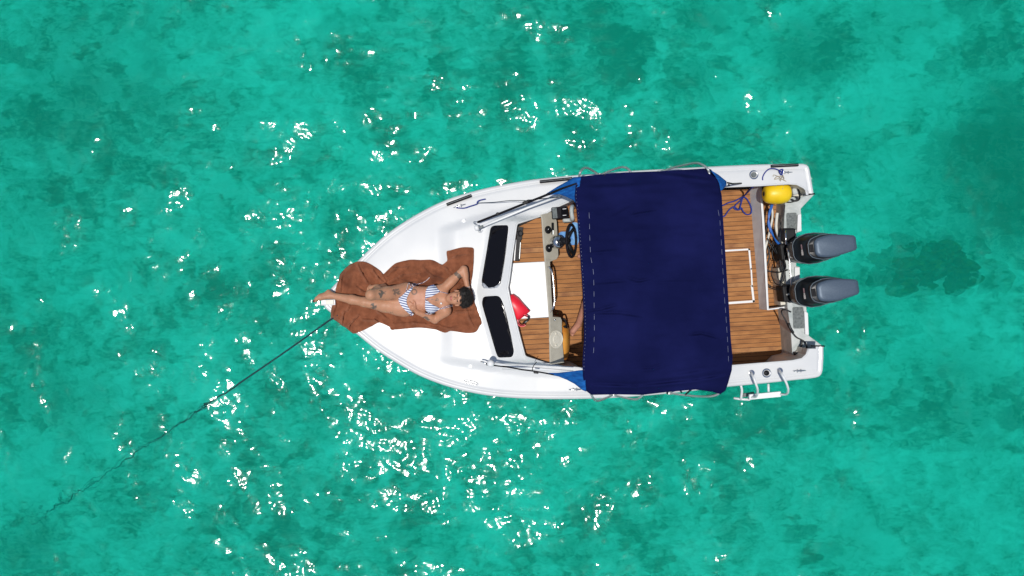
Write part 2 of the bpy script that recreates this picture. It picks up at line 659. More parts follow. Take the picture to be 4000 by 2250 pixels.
UP = [(1252, 1172), (1262, 1156), (1285, 1131), (1322, 1091), (1387, 1025.5), (1440, 973), (1499, 920), (1564, 873), (1629, 833), (1700, 796), (1766, 769),
      (1843, 746), (1921, 727), (2014, 709), (2100, 696), (2252, 681), (2441, 666), (2600, 657), (2786, 647), (2941, 640), (3060, 637), (3110, 636), (3140, 636.5), (3154, 640), (3163, 648), (3168, 662), (3176, 710), (3184, 756)]
LO = [(1252, 1172), (1261, 1193), (1270, 1207), (1290, 1224), (1330, 1257), (1386, 1303), (1467, 1368), (1551, 1422), (1635, 1469), (1728, 1506), (1821, 1532),
      (1914, 1549), (2000, 1557), (2076, 1560.5), (2214, 1562), (2400, 1557), (2614, 1540), (2836, 1515), (2998, 1499), (3120, 1486), (3160, 1482), (3190, 1478), (3205, 1473), (3214, 1463), (3219, 1448), (3222, 1400), (3222, 1354)]

def smooth_side(pts):
    body = catmull([(a, b, 0) for a, b in pts[:-6]], 4)
    return [(p.x, p.y) for p in body] + pts[-6:]
UPs, LOs = smooth_side(UP), smooth_side(LO)
outline_px = list(reversed(UPs)) + LOs[1:]            # stern upper -> bow -> stern lower
OUT = [P(u, v, zs_u(u)) for u, v in outline_px]
nO = len(OUT)
NRM = []
for i in range(nO):                                    # inward normals in plan
    a, b = OUT[max(0, i - 1)], OUT[min(nO - 1, i + 1)]
    t = (b - a).to_2d().normalized()
    NRM.append(Vector((-t.y, t.x)))                    # left of travel = inside (travelling stern-up -> bow -> stern-low)
# bow stations: aim along the keel line so that offsets do not cross
bow_i = len(UPs) - 1
keel_dir = Vector((math.cos(math.radians(3.2)), math.sin(math.radians(3.2))))
if NRM[bow_i].dot(keel_dir) < 0:
    NRM = [-n for n in NRM]
NRM[bow_i] = keel_dir

def offs(i, d, dz):
    p = OUT[i]
    lim = 1.0
    return Vector((p.x + NRM[i].x * d, p.y + NRM[i].y * d, p.z + dz))

boat = empty('motorboat', (0.6, 0.0, 0.0))
tag(boat, 'small white motorboat with navy canopy, teak-look floor and twin outboard motors', 'boat')

def loft_out(prof, name, mat, auto=50, close_bottom=False):
    vs, fs = [], []
    m = len(prof)
    for i in range(nO):
        for d, dz in prof:
            vs.append(offs(i, d, dz) if not callable(d) else offs(i, d(i), dz))
    for i in range(nO - 1):
        for k in range(m - 1):
            fs.append([i * m + k, (i + 1) * m + k, (i + 1) * m + k + 1, i * m + k + 1])
    return vs, fs

# gunwale: rounded rubbing lip, a groove, then the flat inner band
vs, fs = loft_out([(.030, -.13), (.004, -.105), (0, -.06), (.003, -.028), (.012, -.010), (.026, -.001), (.042, 0), (.054, -.007), (.062, -.010), (.070, -.004), (.082, .0015), (.10, .0015)], 'gunwale', None)
fs = [list(reversed(f)) for f in fs]
mk('gunwale', vs, fs, M['gelcoat'], boat, auto=60)

# hull skin below the gunwale
hull_v, hull_f = [], []
prof = [(.012, -.10), (.06, -.40), (.14, -.72), (.30, -.92)]
for i in range(nO):
    row = []
    zb = OUT[i].z
    for d, dz in prof:
        p = offs(i, d, dz)
        hull_v.append(p)
    # keel point on the centre line of this station
    cx = hull_v[-1].x
    cy = (cx + 2.0) * math.tan(math.radians(3.2)) - .13
    hull_v.append(Vector((cx, cy, -.42 if cx > -1.2 else -.42 + (-1.2 - cx) * .5)))
m = 5
for i in range(nO - 1):
    for k in range(m - 1):
        hull_f.append([i * m + k, i * m + k + 1, (i + 1) * m + k + 1, (i + 1) * m + k])
mk('hull', hull_v, hull_f, M['hullpaint'], boat, auto=40)

# --- deck height field (in photo pixels)
def trunk_side(u, v):
    vu = itp(u, [(1700, 893), (1810, 860), (1920, 827), (2031, 800), (2200, 771), (2400, 760)])
    vl = itp(u, [(1700, 1412), (1745, 1420), (1850, 1437), (1950, 1452), (2060, 1467), (2300, 1480)])
    return min(sst((v - vu) / 26), sst((vl - v) / 26))

def screen_fac(u, v):
    f0 = itp(v, [(840, 1912), (1000, 1888), (1140, 1862), (1250, 1884), (1420, 1932)])
    f1 = itp(v, [(840, 2024), (1000, 1999), (1124, 1982), (1260, 2014), (1420, 2056)])
    b = cl((u - f0) / (f1 - f0))
    side = min(sst((v - 838) / 30), sst((1432 - v) / 30))
    aft = 1 - cl((u - f1) / 170)
    return b * side * aft

def deck_z(u, v):
    z = zs_u(u)
    vu = itp(u, UPI)
    vl = itp(u, LOI)
    c = (v - .5 * (vu + vl)) / max(8.0, .5 * (vl - vu))
    fore = 1 - sst((u - 1900) / 300)
    z += .035 * max(0, 1 - c * c) * fore * sst((u - 1252) / 130)
    z += .036 * sst((u - 1700) / 92) * trunk_side(u, v) * (1 - sst((u - 2150) / 200))
    z += .15 * screen_fac(u, v)
    return z
UPI = sorted(UPs[:-6])
LOI = sorted(LOs[:-6])

inner_up, inner_lo = [], []
for i in range(nO):
    q = offs(i, .092, .0)
    uv = pix(q.x, q.y, q.z)
    (inner_up if i < bow_i else inner_lo).append(uv)
# stern ends of the inner line are replaced by hand (block corners)
inner_up = [p for p in inner_up if p[0] < 3120 and p[0] > 1310]
inner_lo = [p for p in inner_lo if p[0] < 3160 and p[0] > 1310]
bow_q = offs(bow_i, .11, 0)
bow_uv = pix(bow_q.x, bow_q.y, bow_q.z)
COAM_UP = [(3158, 752), (3140, 733), (3112, 719), (3080, 717), (2966, 724), (2835, 729), (2600, 741), (2400, 752), (2300, 760), (2240, 779), (2180, 806), (2115, 842), (2060, 860), (2022, 872)]
SCREEN = [(2017, 880), (2000, 1000), (1988, 1095), (1982.5, 1124), (1991, 1168), (2015.7, 1260), (2031, 1320), (2049, 1388)]
COAM_LO = [(2056, 1395), (2128, 1418), (2200, 1432), (2290, 1440), (2500, 1443), (2860, 1429), (3095, 1410), (3132, 1402), (3150, 1386), (3158, 1362)]
deck_poly = [(3150, 752)] + [(3148, 670)] + inner_up + [bow_uv] + inner_lo + [(3190, 1446), (3194, 1362)] + list(reversed(COAM_LO)) + list(reversed(SCREEN)) + list(reversed(COAM_UP[:]))
deck_poly = [p for i, p in enumerate(deck_poly) if i == 0 or (abs(p[0] - deck_poly[i - 1][0]) + abs(p[1] - deck_poly[i - 1][1])) > 2.5]
sheet('deck', deck_poly, deck_z, 11, M['gelcoat'], boat, auto=35)

# coaming: inner walls dropping from the deck edge to the sole
edge = COAM_UP + SCREEN + COAM_LO
vs, fs = [], []
SOLE = .15
ed = resample(edge, 25, closed=False)
for i, p in enumerate(ed):
    u, v = p.x, p.y
    t = P(u, v, deck_z(u, v))
    zb = .78 if u < 2052 else SOLE - .03
    o_ = Vector((0, (1 if v < 1100 else -1) * .13 * sst((u - 2230) / 120) * (1 - sst((u - 3040) / 60)), 0))
    vs += [t, t + Vector((0, 0, -.055)), t + o_ + Vector((0, 0, -.07)), Vector((t.x, t.y + o_.y, zb))]
for i in range(len(ed) - 1):
    for k in range(3):
        a = i * 4 + k
        fs.append([a, a + 4, a + 5, a + 1])
mk('coaming', vs, fs, M['cream'], boat, auto=30)
fs_liner = None
# a rolled lip along the coaming edge
lip = [P(p.x, p.y, deck_z(p.x, p.y)) + Vector((0, 0, -.004)) for p in ed]
MB().tube(lip, .011, 8).out('coaming_lip', M['gelcoat'], boat)

# --- windscreen panes
def rounded(poly, r, n=5):
    out = []
    m = len(poly)
    for i in range(m):
        p0, p1, p2 = Vector(poly[i - 1]), Vector(poly[i]), Vector(poly[(i + 1) % m])
        a = (p0 - p1).normalized()
        b = (p2 - p1).normalized()
        rr = min(r, (p0 - p1).length * .45, (p2 - p1).length * .45)
        s, e = p1 + a * rr, p1 + b * rr
        for k in range(n + 1):
            t = k / n
            out.append(tuple((1 - t) ** 2 * s + 2 * t * (1 - t) * p1 + t * t * e))
    return out
WIN_A = [(1917, 880), (1988, 878), (1987, 905), (1958, 1108), (1945, 1125), (1888, 1126), (1880, 1100), (1890, 1040)]
WIN_B = [(1887, 1157), (1952, 1153), (1968, 1185), (2010, 1372), (2003, 1396), (1945, 1398), (1936, 1375), (1881, 1185)]
for wp in (WIN_A, WIN_B):
    wp2 = rounded(wp, 20)
    w = sheet('window', wp2, lambda u, v: deck_z(u, v) + .010, 9, M['glass'], boat, solid=.014, auto=40)
    rim = [P(u, v, deck_z(u, v) + .004) for u, v in wp2]
    MB().tube(rim, .007, 6, closed=True).out('window_seal', M['white'], w)
# torn tint film at the foot of the upper pane
sheet('torn_film', [(1884, 1103), (1893, 1108), (1908, 1124), (1930, 1121), (1953, 1106), (1950, 1116), (1942, 1124), (1920, 1127), (1890, 1126), (1882, 1114)],
      lambda u, v: deck_z(u, v) + .014, 6, M['film'], [o for o in boat.children if o.name.startswith('window')][0], solid=.002)

# --- cockpit sole and planks
AX = math.radians(3.1)
def planks(parent, poly_px, z, width, gap, th, mats, name='plank', seed=1, joints=()):
    pr = random.Random(seed)
    poly = [P(u, v, z).to_2d() for u, v in poly_px]
    a = sum(p.x * q.y - q.x * p.y for p, q in zip(poly, poly[1:] + poly[:1]))
    if a < 0:
        poly.reverse()
    n = Vector((-math.sin(AX), math.cos(AX)))
    lo, hi = min(p.dot(n) for p in poly), max(p.dot(n) for p in poly)
    c = lo - pr.random() * width * .4
    while c < hi:
        q = clip_half(poly, n, c + gap / 2, False)
        if len(q) > 2:
            q = clip_half(q, n, c + width - gap / 2, True)
        if len(q) > 2:
            ar = abs(sum(p.x * r.y - r.x * p.y for p, r in zip(q, q[1:] + q[:1]))) / 2
            if ar > 4e-4:
                MB().prism([tuple(p) for p in q], z - th, z + pr.uniform(-.0006, .0006)).out(name, pr.choices(mats, (5, 4, 1))[0], parent, smooth=False)
        c += width

sole_poly = [(2098, 790), (2300, 756), (2830, 738), (3070, 732), (3102, 1434), (2860, 1450), (2300, 1444), (2098, 1414)]
sole_poly = [(u, v) for u, v in sole_poly]
spw = [tuple(P(u, v, SOLE).to_2d()) for u, v in sole_poly]
sole = MB().prism(spw, SOLE - .06, SOLE - .0035).out('cockpit_sole', M['seam'], boat, smooth=False)
# the sole's planks are clipped against two convex halves so that the L shape at the engine well stays clean
T3 = [M['teak_a'], M['teak_b'], M['teak_c']]
planks(sole, [(2098, 792), (2300, 760), (2830, 742), (3066, 736), (3091, 1386), (3097, 1430), (2860, 1446), (2300, 1440), (2098, 1412)], SOLE, .0515, .0052, .012, T3, seed=3)
# white inlaid hatch frame on the sole
fr = MB()
for a, b, wd in (((2760, 984), (2926, 974), .020), ((2926, 974), (2933, 1050), .020), ((2934, 1050), (2938, 1118), .016), ((2937, 1118), (2944, 1177), .024), ((2944, 1177), (2775, 1189), .026), ((2760, 984), (2775, 1189), .02)):
    A, B = P(*a, SOLE + .003), P(*b, SOLE + .003)
    d = (B - A)
    fr.box((A + B) / 2, (d.length + wd, wd, .006), Matrix.Rotation(math.atan2(d.y, d.x), 3, 'Z'))
fr.out('hatch_frame', M['white'], sole, smooth=False)

# --- dashboard deck behind the windscreen
DASH = .86
dash = MB().prism([tuple(P(u, v, DASH).to_2d()) for u, v in [(1996, 884), (2022, 874), (2118, 842), (2134, 1021), (2149, 1240), (2152, 1418), (2128, 1414), (2050, 1388), (1968, 1124)]], DASH - .05, DASH - .0035).out('dashboard', M['seam'], boat, smooth=False)
planks(dash, [(1985, 905), (2112, 846), (2129, 1021), (1975, 1027)], DASH, .0525, .005, .012, T3, seed=8)
planks(dash, [(2006, 1248), (2146, 1241), (2148, 1414), (2052, 1386)], DASH, .0525, .005, .012, T3, seed=9)
MB().prism([tuple(P(u, v, .885).to_2d()) for u, v in [(1968, 1029), (2133, 1021), (2146, 1239), (2005, 1248)]], DASH - .02, .885).out('sliding_hatch', M['gelcoat'], dash, smooth=False, bevel=.006)
MB().tube([P(1997, 1045, .889), P(2022, 1096, .889), P(1992, 1106, .889)], .0015, 5).out('hatch_wire', M['alu'], dash)
# speaker and tray at the screen's foot
sp = MB()
sp.box(P(2030, 912, DASH + .035), (.055, .135, .07), Matrix.Rotation(-.12, 3, 'Z'))
sp.lathe(P(2031, 912, DASH + .07), (0.25, 0, 1), [(-.01, .035), (.004, .034), (.006, .026), (0.0, .022), (-.002, .004)], 16)
sp.out('speaker', M['black'], dash, smooth=True, auto=40)
tr = MB()
tr.box(P(2022, 977, DASH + .025), (.055, .235, .05), Matrix.Rotation(-.07, 3, 'Z'))
to = tr.out('radio_unit', M['black'], dash, smooth=False, bevel=.006)
MB().box(P(2012, 977, DASH + .055), (.014, .225, .012), Matrix.Rotation(-.07, 3, 'Z')).out('radio_bezel', M['white'], to, smooth=False, bevel=.003)
MB().box(P(2031, 979, DASH + .05), (.008, .18, .012), Matrix.Rotation(-.07, 3, 'Z')).out('radio_trim', M['alu'], to, smooth=False, bevel=.002)

# --- helm console: a ridge, a sloping fascia, then a drop to the sole
st = [  # ridge u,v ; aft edge u,v
    ((2117, 838), (2158, 826)), ((2121, 862), (2174, 862)), ((2126, 940), (2178, 935)), ((2131, 1000), (2181, 1000)), ((2132, 1012), (2174, 1012)),
    ((2133, 1022), (2148, 1022)), ((2141, 1130), (2153, 1130)), ((2149, 1238), (2159, 1238)), ((2150, 1242), (2189, 1240)), ((2150, 1252), (2194, 1250)), ((2151, 1320), (2196, 1330)), ((2153, 1424), (2203, 1416))]
vs, fs = [], []
for r, a in st:
    R0 = P(*r, .895)
    A0 = P(*a, .79)
    if a[0] - r[0] < 25:
        A0 = P(*a, .875)
    back = P(r[0] - 6, r[1], .885)
    vs += [Vector((back.x, back.y, .80)), back, R0, A0, A0 + Vector((.004, 0, -.03)), Vector((A0.x - .03, A0.y, SOLE))]
for i in range(len(st) - 1):
    for k in range(5):
        a = i * 6 + k
        fs.append([a, a + 6, a + 7, a + 1])
con = mk('helm_console', vs, fs, M['beige'], boat, smooth=True, auto=25)
def fascia(u, v):
    """height of the sloping fascia"""
    r = itp(v, [(a[1], a[0]) for a, b in st])
    e = itp(v, [(b[1], b[0]) for a, b in st])
    return .895 - .105 * cl((u - r) / (e - r))
fn = Vector((.62, 0, .78)).normalized()
def gauge(u, v, r):
    c = P(u, v, fascia(u, v) + .004)
    g = MB().lathe(c, fn, [(-.01, r), (.006, r), (.010, r * .86), (.006, r * .82), (.006, .001)], 20).out('gauge', M['black'], con, auto=40)
    nd = MB().box(c + fn * .008 + Vector((-.003, .006, .0)), (.004, .012, .004)).out('needle', M['white'], g, smooth=False)
gauge(2141, 898, .043)
gauge(2144, 970, .043)
sw = MB().box(P(2159, 893, fascia(2159, 893) + .006), (.030, .13, .012), Matrix.Rotation(.68, 3, 'Y')).out('switch_panel', M['black'], con, smooth=False, bevel=.004)
for k in range(4):
    MB().box(P(2160, 902 + k * 4, fascia(2160, 905) + .012), (.018, .006, .008)).out('switch', M['alu'], sw, smooth=False)
# round inspection plate on the lower fascia
ip = P(2172, 1325, fascia(2172, 1325) + .002)
pl = MB().lathe(ip, fn, [(-.004, .098), (.006, .098), (.010, .088), (.006, .083), (.006, .05), (.010, .045), (.011, .002)], 28).out('inspection_plate', M['cream'], con, auto=35)
for dv in (-22, 24):
    MB().lathe(P(2172, 1325 + dv, fascia(2172, 1325) + .008), fn, [(-.002, .015), (.008, .012), (.010, .004)], 12).out('finger_hold', M['cream'], pl)
MB().lathe(P(2166, 1250, fascia(2166, 1250) + .004), fn, [(0, .012), (.012, .010), (.014, .004)], 10).out('key_switch', M['steel'], con)
# chart plotter on its bracket
rz = Matrix.Rotation(.09, 3, 'Z')
cp = MB().box(P(2186, 831, .93), (.17, .125, .055), rz).out('chart_plotter', M['blackrub'], con, smooth=False, bevel=.01)
MB().box(P(2206, 829, .962), (.075, .10, .008), rz).out('screen', M['glass'], cp, smooth=False)
for dv in (-13, 12):
    MB().box(P(2205, 829 + dv, .968), (.038, .005, .004), rz).out('button_row', M['white'], cp, smooth=False)
MB().box(P(2167, 832, .955), (.05, .115, .02), rz).out('visor', M['pad'], cp, smooth=False, bevel=.006)
MB().tube(catmull([P(2236, 806, .80), P(2233, 812, .92), P(2232, 832, .93), P(2236, 852, .90), P(2232, 859, .80), P(2200, 862, .76)], 5), .022, 10).out('plotter_bracket', M['step'], con)
# steering column and wheel
colb = P(2166, 947, .83)
wn_ = Vector((math.cos(math.radians(22)), 0, math.sin(math.radians(22)))).normalized()
wc = P(2232, 940, .97)
sw_ = empty('steering_wheel', tuple(wc)); sw_['org'] = tuple(wc)
sw_.parent = boat
sw_.matrix_parent_inverse = Matrix.Translation(-Vector(boat['org']))
s_ax = Vector((0, 1, 0))
t_ax = wn_.cross(s_ax)
ring = [wc + (s_ax * math.cos(a) + t_ax * math.sin(a)) * .172 for a in [2 * math.pi * k / 48 for k in range(48)]]
MB().tube(ring, .0145, 10, closed=True).out('rim', M['blackrub'], sw_)
spk = MB()
for a in (math.radians(95), math.radians(212), math.radians(328)):
    d = s_ax * math.cos(a) + t_ax * math.sin(a)
    spk.tube([wc - wn_ * .05 + d * .02, wc - wn_ * .03 + d * .09, wc + d * .17], lambda t: .022 - .008 * t, 8)
spk.out('spokes', M['black'], sw_)
cd = (wc - wn_ * .05 - colb).normalized()
MB().lathe(colb + cd * .02, cd, [(-.03, .066), (.02, .074), (.06, .070), (.075, .05)], 20).out('column_boss', M['steel'], sw_, auto=50)
MB().tube([colb + cd * .06, wc - wn_ * .03], lambda t: .040 - .006 * t, 12).out('column', M['black'], sw_)
# chrome grab rail on the companionway
MB().tube(catmull([P(2140, 1043, .885), P(2146, 1045, .93), P(2156, 1062, .95), P(2161, 1095, .95), P(2165, 1150, .95), P(2166, 1182, .95), P(2160, 1204, .94), P(2150, 1218, .885)], 6), .010, 10).out('grab_rail', M['steel'], boat)

# helm seat under the canopy
seat = MB().box(P(2480, 1085, .33), (.46, .62, .36), Matrix.Rotation(AX, 3, 'Z')).out('seat_box', M['cream'], boat, smooth=False, bevel=.02)
MB().box(P(2480, 1085, .53), (.47, .63, .06), Matrix.Rotation(AX, 3, 'Z')).out('seat_cushion', M['white'], seat, smooth=True, bevel=.025, seg=3)

# --- canopy
CAN = [(2269, 692), (2340, 684), (2441, 676), (2579, 671), (2680, 665), (2760, 660), (2776, 664), (2790, 682), (2807, 717), (2817, 766), (2821, 841), (2828, 945), (2838, 1100),
       (2845, 1203), (2852, 1324), (2859, 1393), (2856, 1445), (2842, 1495), (2832, 1524), (2814, 1537), (2780, 1528), (2717, 1519), (2614, 1528), (2510, 1540), (2393, 1538),
       (2310, 1540), (2292, 1526), (2279, 1470), (2278, 1410), (2284, 1321), (2283, 1221), (2276, 1100), (2265, 945), (2256, 830), (2247, 766), (2252, 716)]
folds = [((2470, 838), (2495, 832), .012, 9), ((2495, 832), (2560, 822), .010, 9), ((2300, 1218), (2345, 1213), .012, 8), ((2345, 1213), (2400, 1197), .012, 9), ((2290, 1226), (2420, 1226), .010, 8),
         ((2420, 1226), (2500, 1238), .008, 10), ((2700, 1310), (2740, 1306), .012, 9), ((2740, 1306), (2800, 1322), .010, 9), ((2330, 1502), (2480, 1508), .014, 11), ((2480, 1508), (2720, 1484), .016, 12),
         ((2720, 1484), (2830, 1465), .012, 11), ((2500, 1442), (2545, 1440), .008, 8), ((2545, 1440), (2590, 1425), .008, 8), ((2560, 672), (2770, 700), .010, 12), ((2290, 1338), (2340, 1315), .007, 8),
         ((2300, 985), (2400, 976), .007, 9), ((2320, 1110), (2480, 1098), .007, 10), ((2480, 1105), (2540, 1092), .010, 8), ((2380, 850), (2470, 800), .005, 12), ((2530, 1100), (2700, 1096), .005, 10),
         ((2600, 1470), (2790, 1440), .006, 12), ((2420, 1080), (2520, 1108), .007, 10), ((2300, 730), (2560, 715), .006, 14)]
def seg_d(u, v, a, b):
    ax, ay = a
    bx, by = b
    dx, dy = bx - ax, by - ay
    l2 = dx * dx + dy * dy
    t = ((u - ax) * dx + (v - ay) * dy) / l2
    tc = max(0, min(1, t))
    px, py = ax + dx * tc, ay + dy * tc
    d = math.hypot(u - px, v - py)
    sg = 1 if (dx * (v - ay) - dy * (u - ax)) > 0 else -1
    taper = 1 - abs(tc - .5) * 1.2
    return d * sg, taper
def canopy_z(u, v):
    vm, hv = 1105 + (u - 2550) * .0, 435
    c = (v - vm) / hv
    z = 2.02 - .13 * c * c - .13 * abs(c) ** 8
    e0 = itp(v, [(690, 2262), (770, 2247), (945, 2265), (1221, 2284), (1410, 2278), (1540, 2300)])
    e1 = itp(v, [(660, 2778), (766, 2817), (1100, 2838), (1393, 2859), (1530, 2830)])
    for q in ((u - e0) / 60, (e1 - u) / 60):
        q = cl(q)
        z -= .035 * (1 - q) ** 2
    # three bows hold it up: shallow sag between them
    for k, ub in enumerate((2275, 2460, 2640, 2835)):
        z += .016 * math.exp(-((u - ub - (v - 1100) * .04) / 40) ** 2)
    for a, b, am, w in folds:
        d, tp = seg_d(u, v, a, b)
        if abs(d) < 2.4 * w:
            w *= .8
            z += am * 3.8 * (d / w) * math.exp(-(d / w) ** 2) * max(0, tp)
    z += .026 * noise.noise((u * .006, v * .011, 3.1)) + .014 * noise.noise((u * .014, v * .035, 7.7)) + .0022 * noise.noise((u * .05, v * .09, 1.7))
    return z
can = sheet('canopy', CAN, canopy_z, 4.0, M['navy'], boat, solid=.004)
# binding along the edge and pale stitches
bind = [P(u, v, canopy_z(u, v)) for u, v in resample(CAN, 14)]
MB().tube(bind, .0065, 6, closed=True).out('edge_binding', M['navy'], can)
stm = MB()
def stitch_row(pts, on, off, w=.0019):
    line = resample(pts, 3, closed=False)
    acc, k, seg = 0, 0, []
    for a, b in zip(line, line[1:]):
        l = (b - a).length
        if acc % (on + off) < on:
            seg.append(a)
        else:
            if len(seg) > 1:
                stm.tube([P(p.x, p.y, canopy_z(p.x, p.y) + .003) for p in (seg[0], seg[len(seg) // 2], seg[-1])], w, 5)
            seg = []
        acc += l
stitch_row([(2301, 830), (2303, 880), (2303, 910), (2307, 1000), (2318, 1060), (2320, 1120), (2321, 1200), (2322, 1300), (2319, 1370), (2312, 1420)], 24, 20)
stitch_row([(2805, 820), (2812, 860), (2818, 950), (2824, 1060), (2829, 1150), (2836, 1240), (2842, 1330), (2847, 1430)], 26, 12, .0014)
stitch_row([(2254, 716), (2250, 770), (2259, 830), (2268, 945), (2279, 1100), (2286, 1221), (2287, 1321), (2281, 1410), (2281, 1465)], 7, 7, .0016)
so = stm.out('stitching', M['thread'], can)
so['kind'] = 'stuff'

# canopy side wings of brighter blue mesh cloth, gathered onto the forward struts
def wing(name, poly, zf):
    o = sheet(name, poly, zf, 7, M['blue_cloth'], boat, solid=.003)
    return o
def wing_z(u, v, u0, u1, z0, z1, ph):
    t = cl((u - u0) / (u1 - u0))
    return z0 + (z1 - z0) * t + .012 * t * math.sin((v + u * .35) * .22 + ph)
wing('canopy_wing', [(2112, 772), (2140, 752), (2180, 727), (2215, 708), (2240, 692), (2270, 690), (2266, 720), (2256, 770), (2254, 800), (2240, 783), (2210, 768), (2185, 759), (2160, 760), (2135, 765)],
     lambda u, v: wing_z(u, v, 2112, 2256, 1.42, 1.86, 0))
wing('canopy_wing', [(2128, 1457), (2180, 1456), (2240, 1450), (2282, 1444), (2286, 1480), (2290, 1530), (2275, 1524), (2245, 1500), (2215, 1484), (2180, 1470)],
     lambda u, v: wing_z(u, v, 2128, 2280, 1.42, 1.85, 1.0))
wing('canopy_wing', [(2776, 664), (2806, 682), (2838, 708), (2838, 722), (2826, 738), (2814, 748), (2810, 720), (2796, 690)],
     lambda u, v: 1.86 - .26 * cl((u - 2790) / 48))
# forward struts and lashings
bl = MB().tube([P(1866, 868, 1.02), P(1960, 831, 1.18), P(2055, 793, 1.34), P(2114, 770, 1.44), P(2200, 735, 1.68), P(2256, 716, 1.84)], .012, 8).out('canopy_strut', M['blackrub'], boat)
MB().box(P(2056, 790, 1.345), (.075, .035, .035), Matrix.Rotation(.35, 3, 'Z')).out('strut_joint', M['black'], bl, smooth=False, bevel=.006)
MB().box(P(1944, 836, 1.16), (.03, .032, .032), Matrix.Rotation(.35, 3, 'Z')).out('strut_joint', M['black'], bl, smooth=False, bevel=.006)
MB().tube(catmull([P(1858, 877, 1.0), P(1850, 871, .99), P(1853, 866, 1.0), P(1866, 868, 1.02)], 4), .005, 6).out('strut_hook', M['steel'], bl)
b2 = MB().tube([P(1926, 1427, 1.03), P(1985, 1434, 1.13), P(2040, 1444, 1.25), P(2088, 1450, 1.34), P(2128, 1457, 1.42), P(2220, 1475, 1.65), P(2284, 1490, 1.82)], .0075, 8).out('canopy_strut', M['blackrub'], boat)
MB().box(P(2094, 1454, 1.35), (.05, .026, .03), Matrix.Rotation(-.1, 3, 'Z')).out('strut_joint', M['black'], b2, smooth=False, bevel=.006)
MB().tube(catmull([P(2092, 1452, 1.34), P(2081, 1447, 1.34), P(2081, 1436, 1.30), P(2087, 1425, 1.24), P(2096, 1414, 1.18)], 5), .004, 6).out('lashing', M['black'], b2)
# white folded staffs, one with the round all-round light
p1 = MB().tube([P(1866, 892, 1.03), P(1940, 862, 1.07), P(2060, 812, 1.10), P(2190, 764, 1.14)], .0125, 10).out('folded_staff', M['white'], boat)
MB().box(P(1879, 887, 1.05), (.05, .028, .03), Matrix.Rotation(.38, 3, 'Z')).out('staff_clamp', M['pad'], p1, smooth=False, bevel=.004)
MB().lathe(P(1864, 890, 1.03), (-.9, -.3, .1), [(-.015, .03), (.01, .034), (.025, .024), (.03, .01)], 14).out('staff_head', M['white'], p1)
MB().tube(catmull([P(1868, 900, 1.03), P(1872, 908, 1.02), P(1878, 900, 1.03)], 4), .003, 5).out('staff_wire', M['alu'], p1)
p2 = MB().tube([P(1928, 1420, 1.08), P(2000, 1430, 1.09), P(2100, 1440, 1.10), P(2240, 1452, 1.12)], .013, 10).out('folded_staff', M['white'], boat)
MB().lathe(P(1916, 1416, 1.04), (.05, -.02, 1), [(0, .026), (.05, .036), (.085, .038), (.105, .032), (.115, .018), (.118, .003)], 20).out('navigation_light', M['white'], p2)
MB().tube([P(1878, 1412, 1.01), P(1888, 1414, 1.02), P(1900, 1421, 1.04)], .007, 6).out('staff_pin', M['steel'], p2)
MB().box(P(1903, 1422, 1.05), (.016, .03, .03)).out('staff_pin_cap', M['black'], p2, smooth=False, bevel=.004)
MB().tube(catmull([P(1962, 1441, .97), P(2015, 1445, 1.0), P(2060, 1447, 1.0)], 4), .003, 5).out('drain_line', M['alu'], p2)

# canopy frame bows
frame_pts = {
    'a': [P(2340, 683, .80), P(2318, 668, 1.15), P(2296, 656, 1.5), P(2280, 657, 1.68), P(2267, 672, 1.80), P(2263, 690, 1.77), P(2268, 710, 1.77), P(2280, 800, 1.88), P(2292, 1100, 1.93), P(2292, 1420, 1.86), P(2300, 1505, 1.74), P(2308, 1534, 1.74), P(2318, 1556, 1.68), P(2334, 1566, 1.5), P(2360, 1558, 1.15), P(2392, 1543, .80)],
    'b': [P(2346, 682, .80), P(2390, 664, 1.2), P(2425, 653, 1.55), P(2448, 656, 1.70), P(2463, 672, 1.77), P(2468, 690, 1.76), P(2470, 760, 1.84), P(2480, 900, 1.90), P(2480, 1100, 1.93), P(2490, 1300, 1.90), P(2490, 1440, 1.82), P(2510, 1510, 1.74), P(2513, 1536, 1.74), P(2495, 1556, 1.68), P(2475, 1560, 1.55), P(2440, 1554, 1.2), P(2400, 1544, .80)],
    'c': [P(2580, 670, .79), P(2640, 652, 1.2), P(2710, 637, 1.58), P(2740, 642, 1.70), P(2764, 660, 1.77), P(2772, 690, 1.76), P(2785, 800, 1.86), P(2800, 1100, 1.92), P(2815, 1400, 1.84), P(2818, 1505, 1.74), P(2812, 1532, 1.74), P(2790, 1545, 1.70), P(2750, 1549, 1.58), P(2690, 1546, 1.2), P(2615, 1536, .79)]}
fb = None
for k, pts in frame_pts.items():
    MB().tube(catmull(pts, 5), .0115, 8).out('canopy_bow', M['alu'], boat)
for u, v in ((2342, 682), (2396, 1542), (2580, 671), (2614, 1536)):
    MB().box(P(u, v, .80), (.06, .03, .03)).out('bow_mount', M['alu'], boat, smooth=False, bevel=.006)
for pts in ([P(2607, 1528, 1.75), P(2607, 1538, 1.60)], [P(2656, 1522, 1.76), P(2662, 1532, 1.60)], [P(2700, 1522, 1.76), P(2678, 1540, 1.60)], [P(2360, 684, 1.8), P(2380, 682, 1.7)], [P(2842, 714, 1.58), P(2862, 718, 1.3), P(2896, 716, .80)], [P(2846, 722, 1.56), P(2850, 724, .80)]):
    MB().tube(pts, .009, 6).out('canopy_strap', M['black'], boat)

